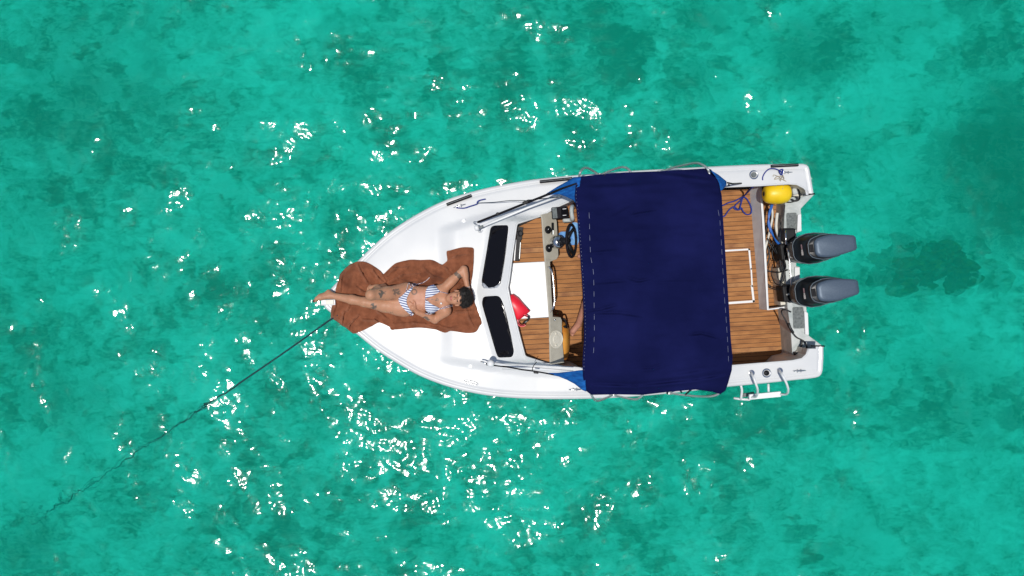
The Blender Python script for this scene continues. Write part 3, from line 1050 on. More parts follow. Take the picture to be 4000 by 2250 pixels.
# --- deck hardware
def bar_pad(a, b, w, z):
    A, B = P(*a, z), P(*b, z)
    d = B - A
    o = MB().box((A + B) / 2 + Vector((0, 0, .012)), (d.length, w, .028), Matrix.Rotation(math.atan2(d.y, d.x), 3, 'Z')).out('rubber_strip', M['blackrub'], boat, smooth=False, bevel=.006)
    MB().box((A + B) / 2 + Vector((0, 0, .0275)), (d.length * .98, w * .18, .006), Matrix.Rotation(math.atan2(d.y, d.x), 3, 'Z')).out('strip_insert', M['pad'], o, smooth=False)
bar_pad((1745, 800), (1842, 764), .032, zs_u(1790) + .005)
bar_pad((2108, 711), (2236, 698), .032, zs_u(2170) + .005)
bar_pad((3010, 650), (3117, 645), .030, zs_u(3060) + .005)

def cleat(u, v, ang, s=1.0, name='cleat', mat='steel'):
    z = deck_z(u, v)
    c = P(u, v, z)
    R = Matrix.Rotation(ang, 3, 'Z')
    b = MB()
    for sx in (-1, 1):
        b.tube([c + R @ Vector((sx * .022 * s, 0, -.004)), c + R @ Vector((sx * .022 * s, 0, .028 * s))], .007 * s, 8)
        b.tube([c + R @ Vector((sx * .022 * s, -.020 * s, .004)), c + R @ Vector((sx * .022 * s, .020 * s, .004))], .005 * s, 6)
    b.tube([c + R @ Vector((x * s, 0, (.030 - abs(x) * .06) * s)) for x in (-.075, -.045, 0, .045, .075)], lambda t: (.008 - .009 * abs(t - .5)) * s, 8)
    return b.out(name, M[mat], boat)
cleat(1795, 805, .28, .9)
cleat(2246, 1521, .02, .9)
cleat(3121, 1448, .05, .9)
cleat(3072, 674, .02, .8)
# slim fairlead on the lower foredeck
fl = [P(1840 + 26 * math.cos(a), 1495 + 5.5 * math.sin(a) + 6.5 * math.cos(a), deck_z(1840, 1495) + .012) for a in [2 * math.pi * k / 20 for k in range(20)]]
MB().tube(fl, .005, 6, closed=True).out('fairlead', M['steel'], boat)
for u, v in ((1812, 863), (1838, 1430)):
    MB().lathe(P(u, v, deck_z(u, v) - .005), (0, 0, 1), [(0, .024), (.012, .024), (.018, .018), (.019, .002)], 14).out('deck_plug', M['white'], boat, auto=40)
# flush rod holders
for u, v in ((2944, 683), (2994, 1457)):
    c = P(u, v, deck_z(u, v))
    h = MB().lathe(c, (0, 0, 1), [(-.002, .050), (.006, .050), (.009, .044), (.006, .036), (-.04, .034), (-.04, .002)], 24).out('rod_holder', M['steel'], boat, auto=35)
    MB().lathe(c + Vector((0, 0, .003)), (0, 0, 1), [(-.012, .033), (.001, .030), (.002, .003)], 16).out('holder_socket', M['black'] if v > 1000 else M['pad'], h)
# bow roller with a worn wooden tongue
br = MB()
rr_ = Matrix.Rotation(math.radians(2), 3, 'Z')
br.box(P(1283, 1181, .985), (.15, .060, .03), rr_)
brk = br.out('bow_roller', M['white'], boat, smooth=False, bevel=.004)
MB().box(P(1288, 1180, 1.004), (.085, .048, .012), rr_).out('roller_tongue', M['cream'], brk, smooth=False, bevel=.004)
for dv in (-8.5, 8.5):
    MB().box(P(1277, 1180.5 + dv, .995), (.16, .005, .035), rr_).out('roller_cheek', M['step'], brk, smooth=False)

# --- engine well: bulkhead, well floor, transom
WT = .36
def wall(name, pts, z0, z1, th, mat, parent=boat):
    b = MB()
    n = len(pts)
    c = [Vector(p) for p in pts]
    L_, R_ = [], []
    for i in range(n):
        a, d = c[max(0, i - 1)], c[min(n - 1, i + 1)]
        t = (d - a).normalized()
        nn = Vector((-t.y, t.x)) * th / 2
        L_.append(c[i] + nn)
        R_.append(c[i] - nn)
    b.prism([tuple(p) for p in L_ + list(reversed(R_))], z0, z1)
    return b.out(name, mat, parent, smooth=False, bevel=.003)
top_ = [P(2967, 722, WT), P(2977, 850, WT), P(2987, 1030, WT), P(2996, 1209, WT)]
bot_ = [P(2927, 735, SOLE), P(2937, 850, SOLE), P(2952, 1030, SOLE), P(2966, 1208, SOLE)]
nb_ = len(top_)
vs = bot_ + top_ + [p + Vector((.02, 0, 0)) for p in top_] + [Vector((p.x + .02, p.y, SOLE)) for p in top_]
fs = []
for r in range(3):
    for i in range(nb_ - 1):
        a = r * nb_ + i
        fs.append([a + 1, a, a + nb_, a + nb_ + 1])
fs += [[0, 3 * nb_, 2 * nb_, nb_], [nb_ - 1, 2 * nb_ - 1, 3 * nb_ - 1, 4 * nb_ - 1]]
bk = mk('well_bulkhead', vs, fs, M['grey_panel'], boat, smooth=False)
wall('bulkhead_side', [(top_[-1] + Vector((.012, 0, 0))).to_2d(), P(3106, 1195, WT).to_2d()], SOLE, WT, .018, M['grey_panel'], bk)
wall('bulkhead_cap', [(p + Vector((.008, 0, 0))).to_2d() for p in top_] + [P(3106, 1195, WT).to_2d()], WT - .004, WT + .008, .026, M['white'], bk)
wf_px = [(2962, 745), (3060, 740), (3068, 900), (3072, 1040), (3076, 1188), (2983, 1196)]
WF = .20
wfloor = MB().prism([tuple(P(u, v, WF).to_2d()) for u, v in wf_px], WF - .05, WF - .0035).out('well_floor', M['seam'], boat, smooth=False)
DARKT = [M['teak_c'], M['teak_b'], M['teak_c']]
planks(wfloor, wf_px, WF, .0515, .0052, .012, DARKT, seed=5)
TZ = .46
tpoly = [(3070, 752), (3140, 745), (3183, 758), (3129, 815), (3132, 903), (3112, 910), (3111, 1040), (3125, 1042), (3126, 1102), (3112, 1106), (3116, 1190), (3150, 1196), (3160, 1311), (3207, 1346), (3221, 1356), (3140, 1392), (3096, 1396), (3090, 1300), (3076, 1196), (3066, 1040), (3062, 900), (3066, 800)]
tw = [tuple(P(u, v, TZ).to_2d()) for u, v in tpoly]
tro = MB().prism(tw, -.25, TZ).out('transom', M['step'], boat, smooth=False, bevel=.008)
def flat(name, px, z, th, mat, parent):
    return MB().prism([tuple(P(u, v, z).to_2d()) for u, v in px], z - th, z).out(name, mat, parent, smooth=False, bevel=.003)
flat('nonslip_pad', rounded([(3072, 832), (3112, 830), (3116, 898), (3074, 900)], 6), TZ + .006, .010, M['pad'], tro)
flat('nonslip_pad', rounded([(3096, 1200), (3138, 1198), (3146, 1282), (3100, 1284)], 6), TZ + .006, .010, M['pad'], tro)
flat('white_rim', [(3117, 838), (3130, 836), (3131, 902), (3114, 906)], TZ + .03, .035, M['white'], tro)
flat('white_rim', [(3142, 1216), (3156, 1222), (3160, 1308), (3146, 1306)], TZ + .03, .035, M['white'], tro)
flat('white_rim', [(3105, 1044), (3124, 1044), (3125, 1100), (3106, 1100)], TZ + .03, .035, M['white'], tro)
flat('cream_ledge', [(3040, 1046), (3068, 1042), (3082, 1188), (3050, 1192)], TZ - .06, .20, M['cream'], tro)
# cream corner pockets behind each stern corner
flat('corner_pocket', [(3100, 722), (3138, 735), (3156, 758), (3130, 768), (3098, 764)], TZ + .10, .14, M['cream'], tro)
flat('corner_pocket', [(3098, 1404), (3140, 1398), (3160, 1362), (3150, 1356), (3112, 1372)], TZ + .05, .09, M['cream'], tro)
MB().lathe(P(3126, 1388, TZ + .05), (.1, .1, 1), [(0, .040), (.04, .040), (.055, .032), (.062, .014), (.063, .002)], 18).out('bailer_cap', M['step'], tro, auto=40)
MB().box(P(3110, 1386, TZ + .045), (.05, .06, .05)).out('pump_body', M['black'], tro, smooth=False, bevel=.01)
MB().box(P(3103, 748, .56), (.06, .075, .06), Matrix.Rotation(.2, 3, 'Z')).out('fuel_filter', M['step'], tro, smooth=False, bevel=.015)
# black trim on the cut ends of the gunwale
for a, b in (((3158, 759), (3184, 757)), ((3168, 1351), (3221, 1352))):
    MB().tube([P(*a, .748), P(*b, .748)], .008, 6).out('end_trim', M['black'], boat)

# --- outboard motors
def plan_ring(x0, x1, hw, z, tail=.5, front=.6, drop=0.0):
    ts = [0, .02, .07, .15, .28, .45, .65, .85, .96, 1.0]
    prof = []
    for t in ts:
        if t < .35:
            q = t / .35
            y = front * min(1, (q * 6) ** .5 if q < .1667 else 1) + (1 - front) * math.sin(q * math.pi / 2)
            if t == 0: y = front * .55
            elif t == .02: y = front * .86
        else:
            q = (t - .35) / .65
            y = 1 - (1 - tail) * q ** 1.6
            if t == 1.0: y *= .78
        prof.append((x0 + (x1 - x0) * t, y * hw))
    pts = [Vector((x, -y, z - drop * (x - x0))) for x, y in prof] + [Vector((x, y, z - drop * (x - x0))) for x, y in reversed(prof)]
    return pts

def build_motor(origin, ang):
    T = Matrix.Translation(origin) @ Matrix.Rotation(ang, 4, 'Z')
    def X(rings):
        return [[T @ p for p in r] for r in rings]
    body = MB().rings(X([plan_ring(.08, .36, .09, .42), plan_ring(.03, .44, .135, .52), plan_ring(.0, .50, .158, .62), plan_ring(-.006, .545, .168, .74, drop=.02), plan_ring(-.006, .55, .170, .765, drop=.02),
                         plan_ring(.006, .55, .161, .772, drop=.02), plan_ring(.045, .565, .150, .835, drop=.02), plan_ring(.082, .575, .140, .90, drop=.03), plan_ring(.10, .58, .130, .915, drop=.03)]))
    o = body.out('outboard_motor', M['cowl'], boat, auto=38)
    # lip line around the cowl
    MB().tube([T @ (p + Vector((0, 0, .001))) for p in plan_ring(-.004, .55, .168, .778, drop=.02)], .005, 6, closed=True).out('cowl_lip', M['cowltrim'], o)
    # raised shoulder band and the grey lid
    MB().rings(X([plan_ring(.085, .585, .132, .915, drop=.03), plan_ring(.092, .59, .132, .945, drop=.03), plan_ring(.105, .588, .126, .952, drop=.03)])).out('shoulder', M['cowl'], o, auto=38)
    ban = plan_ring(.092, .59, .1325, .944, drop=.03)
    MB().tube([T @ p for p in ban[-7:-1] + ban[-1:] + ban[:7]], .0055, 6).out('shoulder_trim', M['cowltrim'], o)
    MB().rings(X([plan_ring(.150, .592, .118, .94, tail=.62, front=.72, drop=.03), plan_ring(.146, .598, .119, .968, tail=.62, front=.72, drop=.03), plan_ring(.153, .594, .114, .980, tail=.62, front=.72, drop=.035),
                  plan_ring(.19, .56, .092, .987, tail=.62, front=.75, drop=.04)])).out('top_cover', M['cowltop'], o, auto=60)
    ln = plan_ring(.146, .598, .1165, .9795, tail=.62, front=.72, drop=.033)
    MB().tube([T @ Vector((.475, -.083, .9665)), T @ Vector((.482, 0, .972)), T @ Vector((.475, .083, .9665))], .0022, 5).out('cover_seam', M['cowl'], o)
    MB().box((T @ Vector((.118, .0, .955))), (.045, .085, .02), T.to_3x3()).out('latch', M['black'], o, smooth=False, bevel=.006)
    # badges on the sloping front
    tilt = Matrix.Rotation(-1.04, 3, 'Y')
    R3 = T.to_3x3() @ tilt
    MB().box(T @ Vector((.056, -.040, .865)), (.020, .042, .004), R3).out('badge', M['badge'], o, smooth=False)
    MB().box(T @ Vector((.056, -.008, .865)), (.014, .018, .004), R3).out('badge', M['badge'], o, smooth=False)
    MB().box(T @ Vector((.056, .030, .865)), (.012, .050, .004), R3).out('badge', M['badge2'], o, smooth=False)
    # bracket, leg and gearcase with propeller
    MB().rings(X([[Vector((x, y, z)) for x, y in ((.10, -.05), (.32, -.045), (.36, 0), (.32, .045), (.10, .05))] for z in (.45, -.25)])).out('leg', M['cowl'], o, auto=40)
    MB().box(T @ Vector((.07, 0, .40)), (.20, .19, .22), T.to_3x3()).out('clamp_bracket', M['black'], o, smooth=False, bevel=.02)
    MB().rings(X([[Vector((x, y * w, -.27 + dz)) for x, y in ((.06, -.02), (.20, -.10), (.46, -.09), (.50, 0), (.46, .09), (.20, .10), (.06, .02))] for dz, w in ((0, 1), (.015, 1))])).out('cavitation_plate', M['cowl'], o, auto=40)
    MB().lathe(T @ Vector((.06, 0, -.44)), T.to_3x3() @ Vector((1, 0, 0)), [(0, .01), (.08, .045), (.28, .05), (.40, .035), (.42, .01)], 14).out('gearcase', M['cowl'], o)
    pr_ = MB()
    for k in range(3):
        a = k * 2.094
        c = T @ Vector((.44, 0, -.44))
        rad = T.to_3x3() @ Vector((0, math.cos(a), math.sin(a)))
        tan = T.to_3x3() @ Vector((0, -math.sin(a), math.cos(a)))
        ax = T.to_3x3() @ Vector((1, 0, 0))
        pr_.add([c + rad * .03 - tan * .02 - ax * .02, c + rad * .03 + tan * .02 + ax * .02, c + rad * .13 + tan * .05 + ax * .03, c + rad * .15, c + rad * .12 - tan * .05 - ax * .03], [[0, 1, 2, 3, 4]])
    pr_.out('propeller', M['steel'], o, smooth=False, solid=.006)
    return o
m_ang = math.radians(7.5)
o1 = P(3096, 980, .775)
o2 = P(3105, 1148, .775)
build_motor((o1.x, o1.y, 0.02), m_ang)
build_motor((o2.x, o2.y, 0.02), m_ang)
# steering link between the motors
MB().tube([P(3074, 968, .64), P(3079, 985, .66), P(3084, 1021, .66), P(3088, 1076, .66), P(3093, 1128, .66)], .0085, 8).out('steering_link', M['steel'], boat)
MB().lathe(P(3083, 995, .66), (.05, -1, 0), [(-.03, .016), (-.01, .018), (.02, .014)], 10).out('link_joint', M['step'], boat)
MB().tube([P(3068, 900, .62), P(3070.5, 955, .64)], .0095, 8).out('steering_ram', M['steel'], boat)
MB().box(P(3078, 918, .56), (.14, .15, .10)).out('ram_body', M['black'], boat, smooth=False, bevel=.02)

# --- hoses and cables in the engine well
def line(name, px, r, mat, parent=boat, per=6, n=7):
    return MB().tube(catmull([P(*p) for p in px], per), r, n).out(name, mat, parent)
line('white_hose', [(3036, 832, .42), (3034, 850, .42), (3032, 891, .40), (3043, 927, .40), (3057, 952, .44), (3078, 960, .52)], .018, M['hose_white'])
line('white_hose', [(3008, 800, .36), (3016, 822, .36), (3017, 850, .36), (3010, 889, .35), (3001, 927, .34), (2990, 969, .32), (2985, 1004, .30)], .013, M['hose_white'])
line('white_hose', [(3045, 900, .40), (3050, 925, .40), (3062, 945, .43), (3074, 952, .48)], .014, M['hose_white'])
for k in range(3):
    e = k * 3
    line('blue_hose', [(3022 - e, 790, .40), (3008 - e, 838, .40), (3000 + e, 872, .39), (3010 + e, 905, .39), (3032, 938 + e, .42), (3057, 957 + e, .46), (3092, 957 + e, .55)], .0065, M['hose_blue'])
cab = [
    [(2990, 1051, .33), (3015, 1062, .35), (3048, 1063, .42), (3078, 1054, .50)], [(3018, 1032, .34), (3013, 1071, .34), (3029, 1107, .40), (3050, 1112, .46)],
    [(2993, 1104, .33), (3021, 1123, .36), (3062, 1127, .46), (3096, 1126, .55)], [(2992, 1110, .33), (3021, 1129, .36), (3062, 1133, .46), (3096, 1131, .55)],
    [(3021, 941, .36), (3004, 982, .33), (2988, 1015, .30)], [(3025, 945, .36), (3016, 990, .34), (3030, 1022, .36), (3038, 1000, .40), (3026, 965, .42)],
    [(3048, 960, .45), (3057, 1016, .46), (3065, 1049, .47), (3057, 1093, .46), (3051, 1109, .46), (3060, 1150, .47)], [(3042, 965, .44), (3046, 1010, .45), (3050, 1040, .46), (3056, 1060, .47)],
    [(3003, 815, .34), (3001, 850, .34), (2992, 900, .32), (2984, 950, .30)], [(3040, 832, .42), (3046, 860, .41), (3050, 885, .43), (3046, 905, .45)], [(3066, 800, .48), (3062, 840, .46), (3050, 880, .44), (3040, 925, .42)],
    [(3034, 1060, .42), (3040, 1090, .45), (3062, 1110, .5), (3082, 1112, .55)], [(3070, 985, .55), (3064, 1010, .54), (3070, 1040, .53), (3064, 1060, .52)], [(3060, 1150, .47), (3066, 1165, .48), (3080, 1180, .5), (3096, 1180, .54)],
    [(2996, 930, .34), (3010, 955, .35), (3030, 985, .38), (3050, 1000, .43)], [(3000, 960, .33), (3005, 1005, .33), (2994, 1040, .32)]]
for k, c in enumerate(cab):
    line('black_cable', c, (.0075, .006, .005, .005, .006, .005, .012, .010)[k % 8], M['cable'])
line('white_hose', [(3066, 1130, .50), (3072, 1150, .52), (3086, 1146, .55), (3098, 1138, .58)], .011, M['hose_white'])
line('black_cable', [(3090, 1219, .50), (3072, 1211, .50), (3056, 1211, .48), (3053, 1222, .46), (3067, 1247, .47), (3081, 1277, .49), (3098, 1302, .49), (3114, 1319, .49), (3139, 1332, .50), (3150, 1349, .52), (3152, 1375, .52), (3143, 1392, .52), (3120, 1400, .50)], .0085, M['cable'])
line('black_cable', [(3080, 1262, .50), (3086, 1280, .51), (3098, 1300, .50)], .016, M['cable'])
line('black_cable', [(3133, 1330, .50), (3128, 1360, .50), (3120, 1385, .52)], .011, M['cable'])
line('black_cable', [(3088, 722, .62), (3105, 722, .64), (3118, 738, .62), (3124, 765, .56), (3120, 780, .52), (3105, 785, .50), (3092, 778, .50)], .010, M['cable'])
line('black_cable', [(3075, 790, .50), (3095, 789, .50), (3118, 778, .52), (3105, 765, .52), (3088, 770, .52)], .007, M['cable'])

# --- boarding ladder folded over the lower side
lad = empty('boarding_ladder', tuple(P(2990, 1530, .6)))
lad.parent = boat
lad.matrix_parent_inverse = Matrix.Translation(-Vector(boat['org']))
for pts in ([(2935, 1457, .75), (2936, 1459, .83), (2944, 1475, .90), (2953, 1500, .90), (2959, 1520, .84), (2958, 1540, .72), (2952, 1550, .62), (2935, 1553, .55)],
            [(3045, 1448, .75), (3046, 1450, .83), (3056, 1466, .90), (3069, 1490, .90), (3078, 1515, .84), (3078, 1532, .74), (3070, 1540, .64), (3050, 1541, .56)]):
    MB().tube(catmull([P(*p) for p in pts], 5), .0125, 10).out('handrail', M['white'], lad)
for u, v in ((2935, 1457), (3045, 1448)):
    MB().lathe(P(u, v, deck_z(u, v) - .002), (0, 0, 1), [(0, .034), (.008, .034), (.011, .026), (.011, .002)], 18).out('rail_socket', M['steel'], lad, auto=40)
flat('ladder_step', [(2927, 1541), (3050, 1529), (3051, 1550), (2927, 1562)], .56, .03, M['white'], lad)
MB().tube([P(2866, 1555, .40), P(2895, 1559, .42), P(2930, 1561, .45)], .014, 8).out('ladder_rung', M['white'], lad)
flat('ladder_step', [(2898, 1538), (2946, 1531), (2948, 1546), (2900, 1552)], .42, .02, M['pad'], lad)
MB().tube(catmull([P(2894, 1505, .55), P(2898, 1524, .52), P(2896, 1545, .48), P(2894, 1558, .44)], 4), .014, 8).out('ladder_leg', M['white'], lad)
MB().tube([P(3001, 1499, .55), P(3002, 1530, .55)], .014, 8).out('ladder_leg', M['white'], lad)
MB().tube(catmull([P(2926, 1560, .5), P(2924, 1548, .5), P(2934, 1540, .52)], 4), .009, 6).out('ladder_leg', M['white'], lad)

# ------------------------------------------------------------------ ropes and loose things
# anchor rope: taut in air, then wavering down to the seabed
pts = [P(1320, 1232, .96), P(1290, 1249, .86)]
A, B = P(1290, 1249, .86), P(935, 1497, .0)
for k in range(1, 8):
    t = k / 8
    pts.append(A.lerp(B, t) + Vector((0, 0, -.05 * math.sin(math.pi * t))))
D = P(125, 2052, BED + .06)
nseg = 200
for k in range(0, nseg + 1):
    t = k / nseg
    p = B.lerp(D, t)
    w = .085 * t ** .6
    side = Vector((-(D - B).y, (D - B).x, 0)).normalized()
    p += side * w * (noise.noise((t * 13, 1.3, 0)) * 1.0 + .5 * noise.noise((t * 41, 4.3, 0)) + .3 * noise.noise((t * 90, 2.3, 0)))
    pts.append(p)
rmb = MB()
for k0, n0, sp in ((9 + 24, 5, .032), (9 + 32, 3, .025), (9 + 78, 3, .03), (9 + 128, 5, .05)):
    for k in range(n0):
        q0 = pts[k0 + k % 4]
        a_ = [q0 + Vector((rnd.uniform(-sp, sp) * 1.6, rnd.uniform(-sp, sp), rnd.uniform(-.03, .03))) for _ in range(3)]
        rmb.tube(catmull([q0] + a_, 3), .0045, 5)
rope = rmb.tube(pts, lambda t: .0092, 7).out('anchor_rope', M['rope_dark'])
tag(rope, 'dark anchor rope running from the bow down into the water at lower left', 'rope')

# towel ----------------------------------------------------------------
def z1(p):
    return (1200 + p[0] / 3.22, 900 + p[1] / 3.22)
TOW = [z1(p) for p in [(362, 720), (400, 600), (420, 540), (520, 440), (590, 405), (650, 390), (740, 400), (840, 450), (920, 510), (955, 548), (1010, 500), (1100, 420), (1190, 390), (1300, 368), (1420, 372), (1540, 368), (1610, 385), (1690, 430),
       (1740, 400), (1762, 370), (1752, 268), (1800, 250), (1900, 222), (1960, 212), (2030, 212), (2090, 225), (2096, 300), (2090, 450), (2080, 560), (2060, 690), (2090, 800), (2110, 920), (2140, 990), (2195, 1160), (2170, 1200),
       (2130, 1270), (2070, 1290), (1990, 1290), (1880, 1275), (1800, 1265), (1735, 1288), (1650, 1260), (1600, 1245), (1440, 1225), (1300, 1230), (1085, 1248), (1030, 1210), (930, 1165), (900, 1158), (800, 1210), (700, 1260), (590, 1298),
       (540, 1270), (480, 1220), (440, 1200), (380, 1150), (320, 1115), (298, 1100), (300, 1000), (330, 900), (350, 800)]]
tf = [[(650, 440), (700, 540), (765, 645)], [(840, 500), (900, 590), (995, 670)], [(470, 1040), (455, 1110), (445, 1205)], [(650, 1080), (590, 1140), (540, 1200), (535, 1250)], [(700, 1110), (860, 1120), (960, 1190), (1085, 1245)],
      [(630, 710), (690, 750), (760, 780)], [(955, 560), (1000, 640), (980, 690)], [(1000, 560), (1100, 470), (1250, 455)], [(1040, 640), (1180, 560), (1400, 540)], [(1480, 470), (1580, 560), (1700, 600)], [(1690, 430), (1760, 470), (1830, 560)],
      [(1760, 380), (1860, 320), (1990, 300)], [(1100, 1165), (1350, 1150), (1650, 1180)], [(1700, 1200), (1790, 1220), (1880, 1200)], [(1740, 1100), (1880, 1010), (2060, 1000)], [(800, 880), (900, 1010), (1000, 1090)], [(470, 500), (440, 620), (430, 760)],
      [(560, 900), (520, 1000), (400, 1090)], [(360, 820), (370, 950), (330, 1060)], [(1150, 600), (1300, 640), (1380, 640)], [(2000, 950), (2050, 1100), (2100, 1200)], [(1880, 700), (1960, 640), (2060, 640)], [(1500, 1180), (1560, 1200), (1640, 1210)]]
tfp = []
for k, c in enumerate(tf):
    c = [z1(p) for p in c]
    for a, b in zip(c, c[1:]):
        tfp.append((a, b, (.034 if k < 5 else .022), (4.6 if k < 5 else 5.5)))
OUTP = [(p.x, p.y) for p in OUT]
def out_dist(x, y):
    if inpoly(x, y, OUTP):
        return 0.0
    best = 9
    for a, b in zip(OUTP, OUTP[1:]):
        dx, dy = b[0] - a[0], b[1] - a[1]
        t = cl(((x - a[0]) * dx + (y - a[1]) * dy) / max(1e-9, dx * dx + dy * dy))
        best = min(best, math.hypot(x - a[0] - dx * t, y - a[1] - dy * t))
    return best
def towel_z(u, v):
    z = deck_z(min(max(u, 1262), 2400), v)
    p = P(u, v, z)
    od = out_dist(p.x, p.y)
    vu, vl = itp(u, UPI), itp(u, LOI)
    if od > 0:
        z = zs_u(max(u, 1262)) - min(.30, 1.15 * od ** .8)
    z += .013
    for a, b, am, w in tfp:
        if abs(u - a[0]) > 60 and abs(u - b[0]) > 60:
            continue
        d, tp = seg_d(u, v, a, b)
        if abs(d) < 3.2 * w:
            z += am * (d / w) * math.exp(-(d / w) ** 2) * .9 + am * .55 * math.exp(-((abs(d) - w) / w) ** 2) * .6
    z += .009 * noise.noise((u * .025, v * .04, 0)) + .006 * noise.noise((u * .07, v * .07, 5))
    return z
m = mottled('brown_terry_towel', (.180, .060, .029), (.335, .118, .058), 12, .95, detail=8, lo=.3, hi=.7, bump=.9, bscale=260, spec=.1)
m.node_tree.nodes['Principled BSDF'].inputs['Sheen Weight'].default_value = .25
m.node_tree.nodes['Principled BSDF'].inputs['Sheen Tint'].default_value = (.9, .5, .35, 1)
# darker brown patches from a per-vertex amount
nt = m.node_tree
b = nt.nodes['Principled BSDF']
src = b.inputs['Base Color'].links[0].from_socket
at = N(m, 'ShaderNodeAttribute', attribute_name='dark_patch')
mx = N(m, 'ShaderNodeMixRGB')
L(m, at.outputs['Fac'], mx.inputs[0])
L(m, src, mx.inputs[1])
mx.inputs[2].default_value = (.095, .030, .017, 1)
L(m, mx.outputs[0], b.inputs['Base Color'])
M['towel'] = m
TOWs = [(p.x, p.y) for p in catmull([(a, b, 0) for a, b in TOW], 3, closed=True)]
tow = sheet('beach_towel', TOWs, towel_z, 2.5, M['towel'], None, solid=.008)
tag(tow, 'rumpled brown terry towel spread on the white foredeck under the sunbather', 'towel')
da = tow.data.attributes.new('dark_patch', 'FLOAT', 'POINT')
vals = []
for v in tow.data.vertices:
    u, w = pix(*v.co)
    a = 0
    for cu, cv, ru, rv, s in ((1703, 1082, 30, 26, .7), (1657, 1070, 22, 14, .55), (1396, 1040, 40, 22, .35), (1350, 1095, 22, 34, .4), (1668, 1108, 50, 16, .5), (1780, 1290, 60, 14, .2)):
        q = ((u - cu) / ru) ** 2 + ((w - cv) / rv) ** 2 + .9 * noise.noise((u * .05, w * .05, 9))
        a = max(a, s * cl(1.3 - q))
    vals.append(a)
da.data.foreach_set('value', vals)

def loose(name, px, r, mat, label, cat, per=6, n=8):
    o = MB().tube(catmull([P(*p) for p in px], per), r, n).out(name, mat)
    return tag(o, label, cat)
# blue rope looped on the aft floor
o = MB()
o.tube(catmull([P(*p) for p in [(2942, 728, .74), (2934, 736, .60), (2924, 748, .40), (2910, 762, .25), (2896, 780, .17), (2876, 798, .166), (2868, 812, .166), (2876, 819, .166), (2890, 818, .172), (2896, 812, .185), (2904, 828, .172), (2918, 838, .166), (2932, 834, .166), (2935, 818, .166), (2928, 795, .166), (2914, 774, .172), (2903, 772, .18), (2896, 790, .172), (2892, 806, .18), (2886, 820, .19), (2866, 808, .168), (2846, 822, .166), (2832, 842, .166), (2822, 846, .166), (2790, 850, .166)]], 6), .0085, 8)
o.tube(catmull([P(*p) for p in [(2940, 730, .72), (2922, 746, .42), (2905, 766, .20), (2870, 785, .167), (2845, 792, .166), (2824, 802, .166), (2790, 806, .166)]], 6), .0085, 8)
tag(o.out('blue_rope', M['rope_blue']), 'blue rope lying in loops on the teak floor just behind the canopy', 'rope')
loose('blue_line', [(1783, 812, .885), (1812, 813, .892), (1835, 806, .90), (1862, 797, .90), (1864, 790, .91), (1872, 783, .90), (1896, 777, .89)], .006, M['rope_blue'], 'short blue line knotted to the bow cleat on the upper foredeck', 'rope')
o = MB()
o.tube(catmull([P(*p) for p in [(1862, 797, .905), (1870, 793, .91), (1930, 790, 1.02), (1985, 784, 1.12), (2020, 783, 1.22), (2052, 783, 1.32)]], 5), .0042, 6)
o.tube(catmull([P(*p) for p in [(2058, 782, 1.34), (2110, 777, 1.30), (2160, 772, 1.2), (2195, 769, 1.1)]], 5), .0042, 6)
tag(o.out('thin_line', M['rope_dark']), 'thin dark line stretched from the upper bow cleat to the black canopy strut', 'rope')
o = MB()
o.tube(catmull([P(*p) for p in [(2979, 704, .765), (2980, 690, .765), (2990, 672, .765), (3006, 660, .765), (3026, 659, .768), (3044, 666, .772), (3056, 675, .78), (3052, 683, .775), (3044, 668, .785), (3058, 662, .785), (3054, 684, .79)]], 6), .0065, 8)
tag(o.out('blue_line', M['rope_blue']), 'short blue line tied at the upper stern cleat beside the yellow buoy', 'rope')

# yellow buoy
bc = P(3034, 756, .58)
byo = empty('mooring_buoy', tuple(bc))
tag(byo, 'bright yellow barrel-shaped plastic buoy resting over the engine well', 'buoy')
axb = Vector((1, .03, 0)).normalized()
prof = [(-.145, .028), (-.147, .045), (-.142, .070), (-.128, .089), (-.098, .106), (-.05, .116), (0, .119), (.05, .116), (.098, .106), (.128, .089), (.142, .070), (.147, .045), (.145, .028)]
MB().lathe(bc, axb, prof, 36).out('float_body', M['yellow'], byo)
MB().lathe(bc - axb * .1465, -axb, [(-.01, .026), (.001, .027), (.0015, .002)], 16).out('rope_hole', M['seam'], byo)  # solid dark disc paints the shade inside the rope hole
t = MB()
t.tube(catmull([bc + Vector((.02, .03, .113)), bc + Vector((.04, .09, .09)), P(3048, 705, .77), P(3056, 690, .775), P(3036, 690, .77), P(3026, 700, .768), P(3040, 698, .774), P(3062, 700, .772), P(3058, 684, .785)], 6), .0045, 6)
t.tube(catmull([bc + Vector((-.06, .06, .10)), bc + Vector((-.01, .085, .08)), P(3050, 697, .775), P(3024, 683, .768), P(3020, 690, .768)], 6), .003, 6)
t.tube(catmull([bc + Vector((.10, .08, .06)), P(3075, 712, .74), P(3060, 702, .775)], 5), .004, 6)
t.out('buoy_cord', M['rope_tan'], byo)

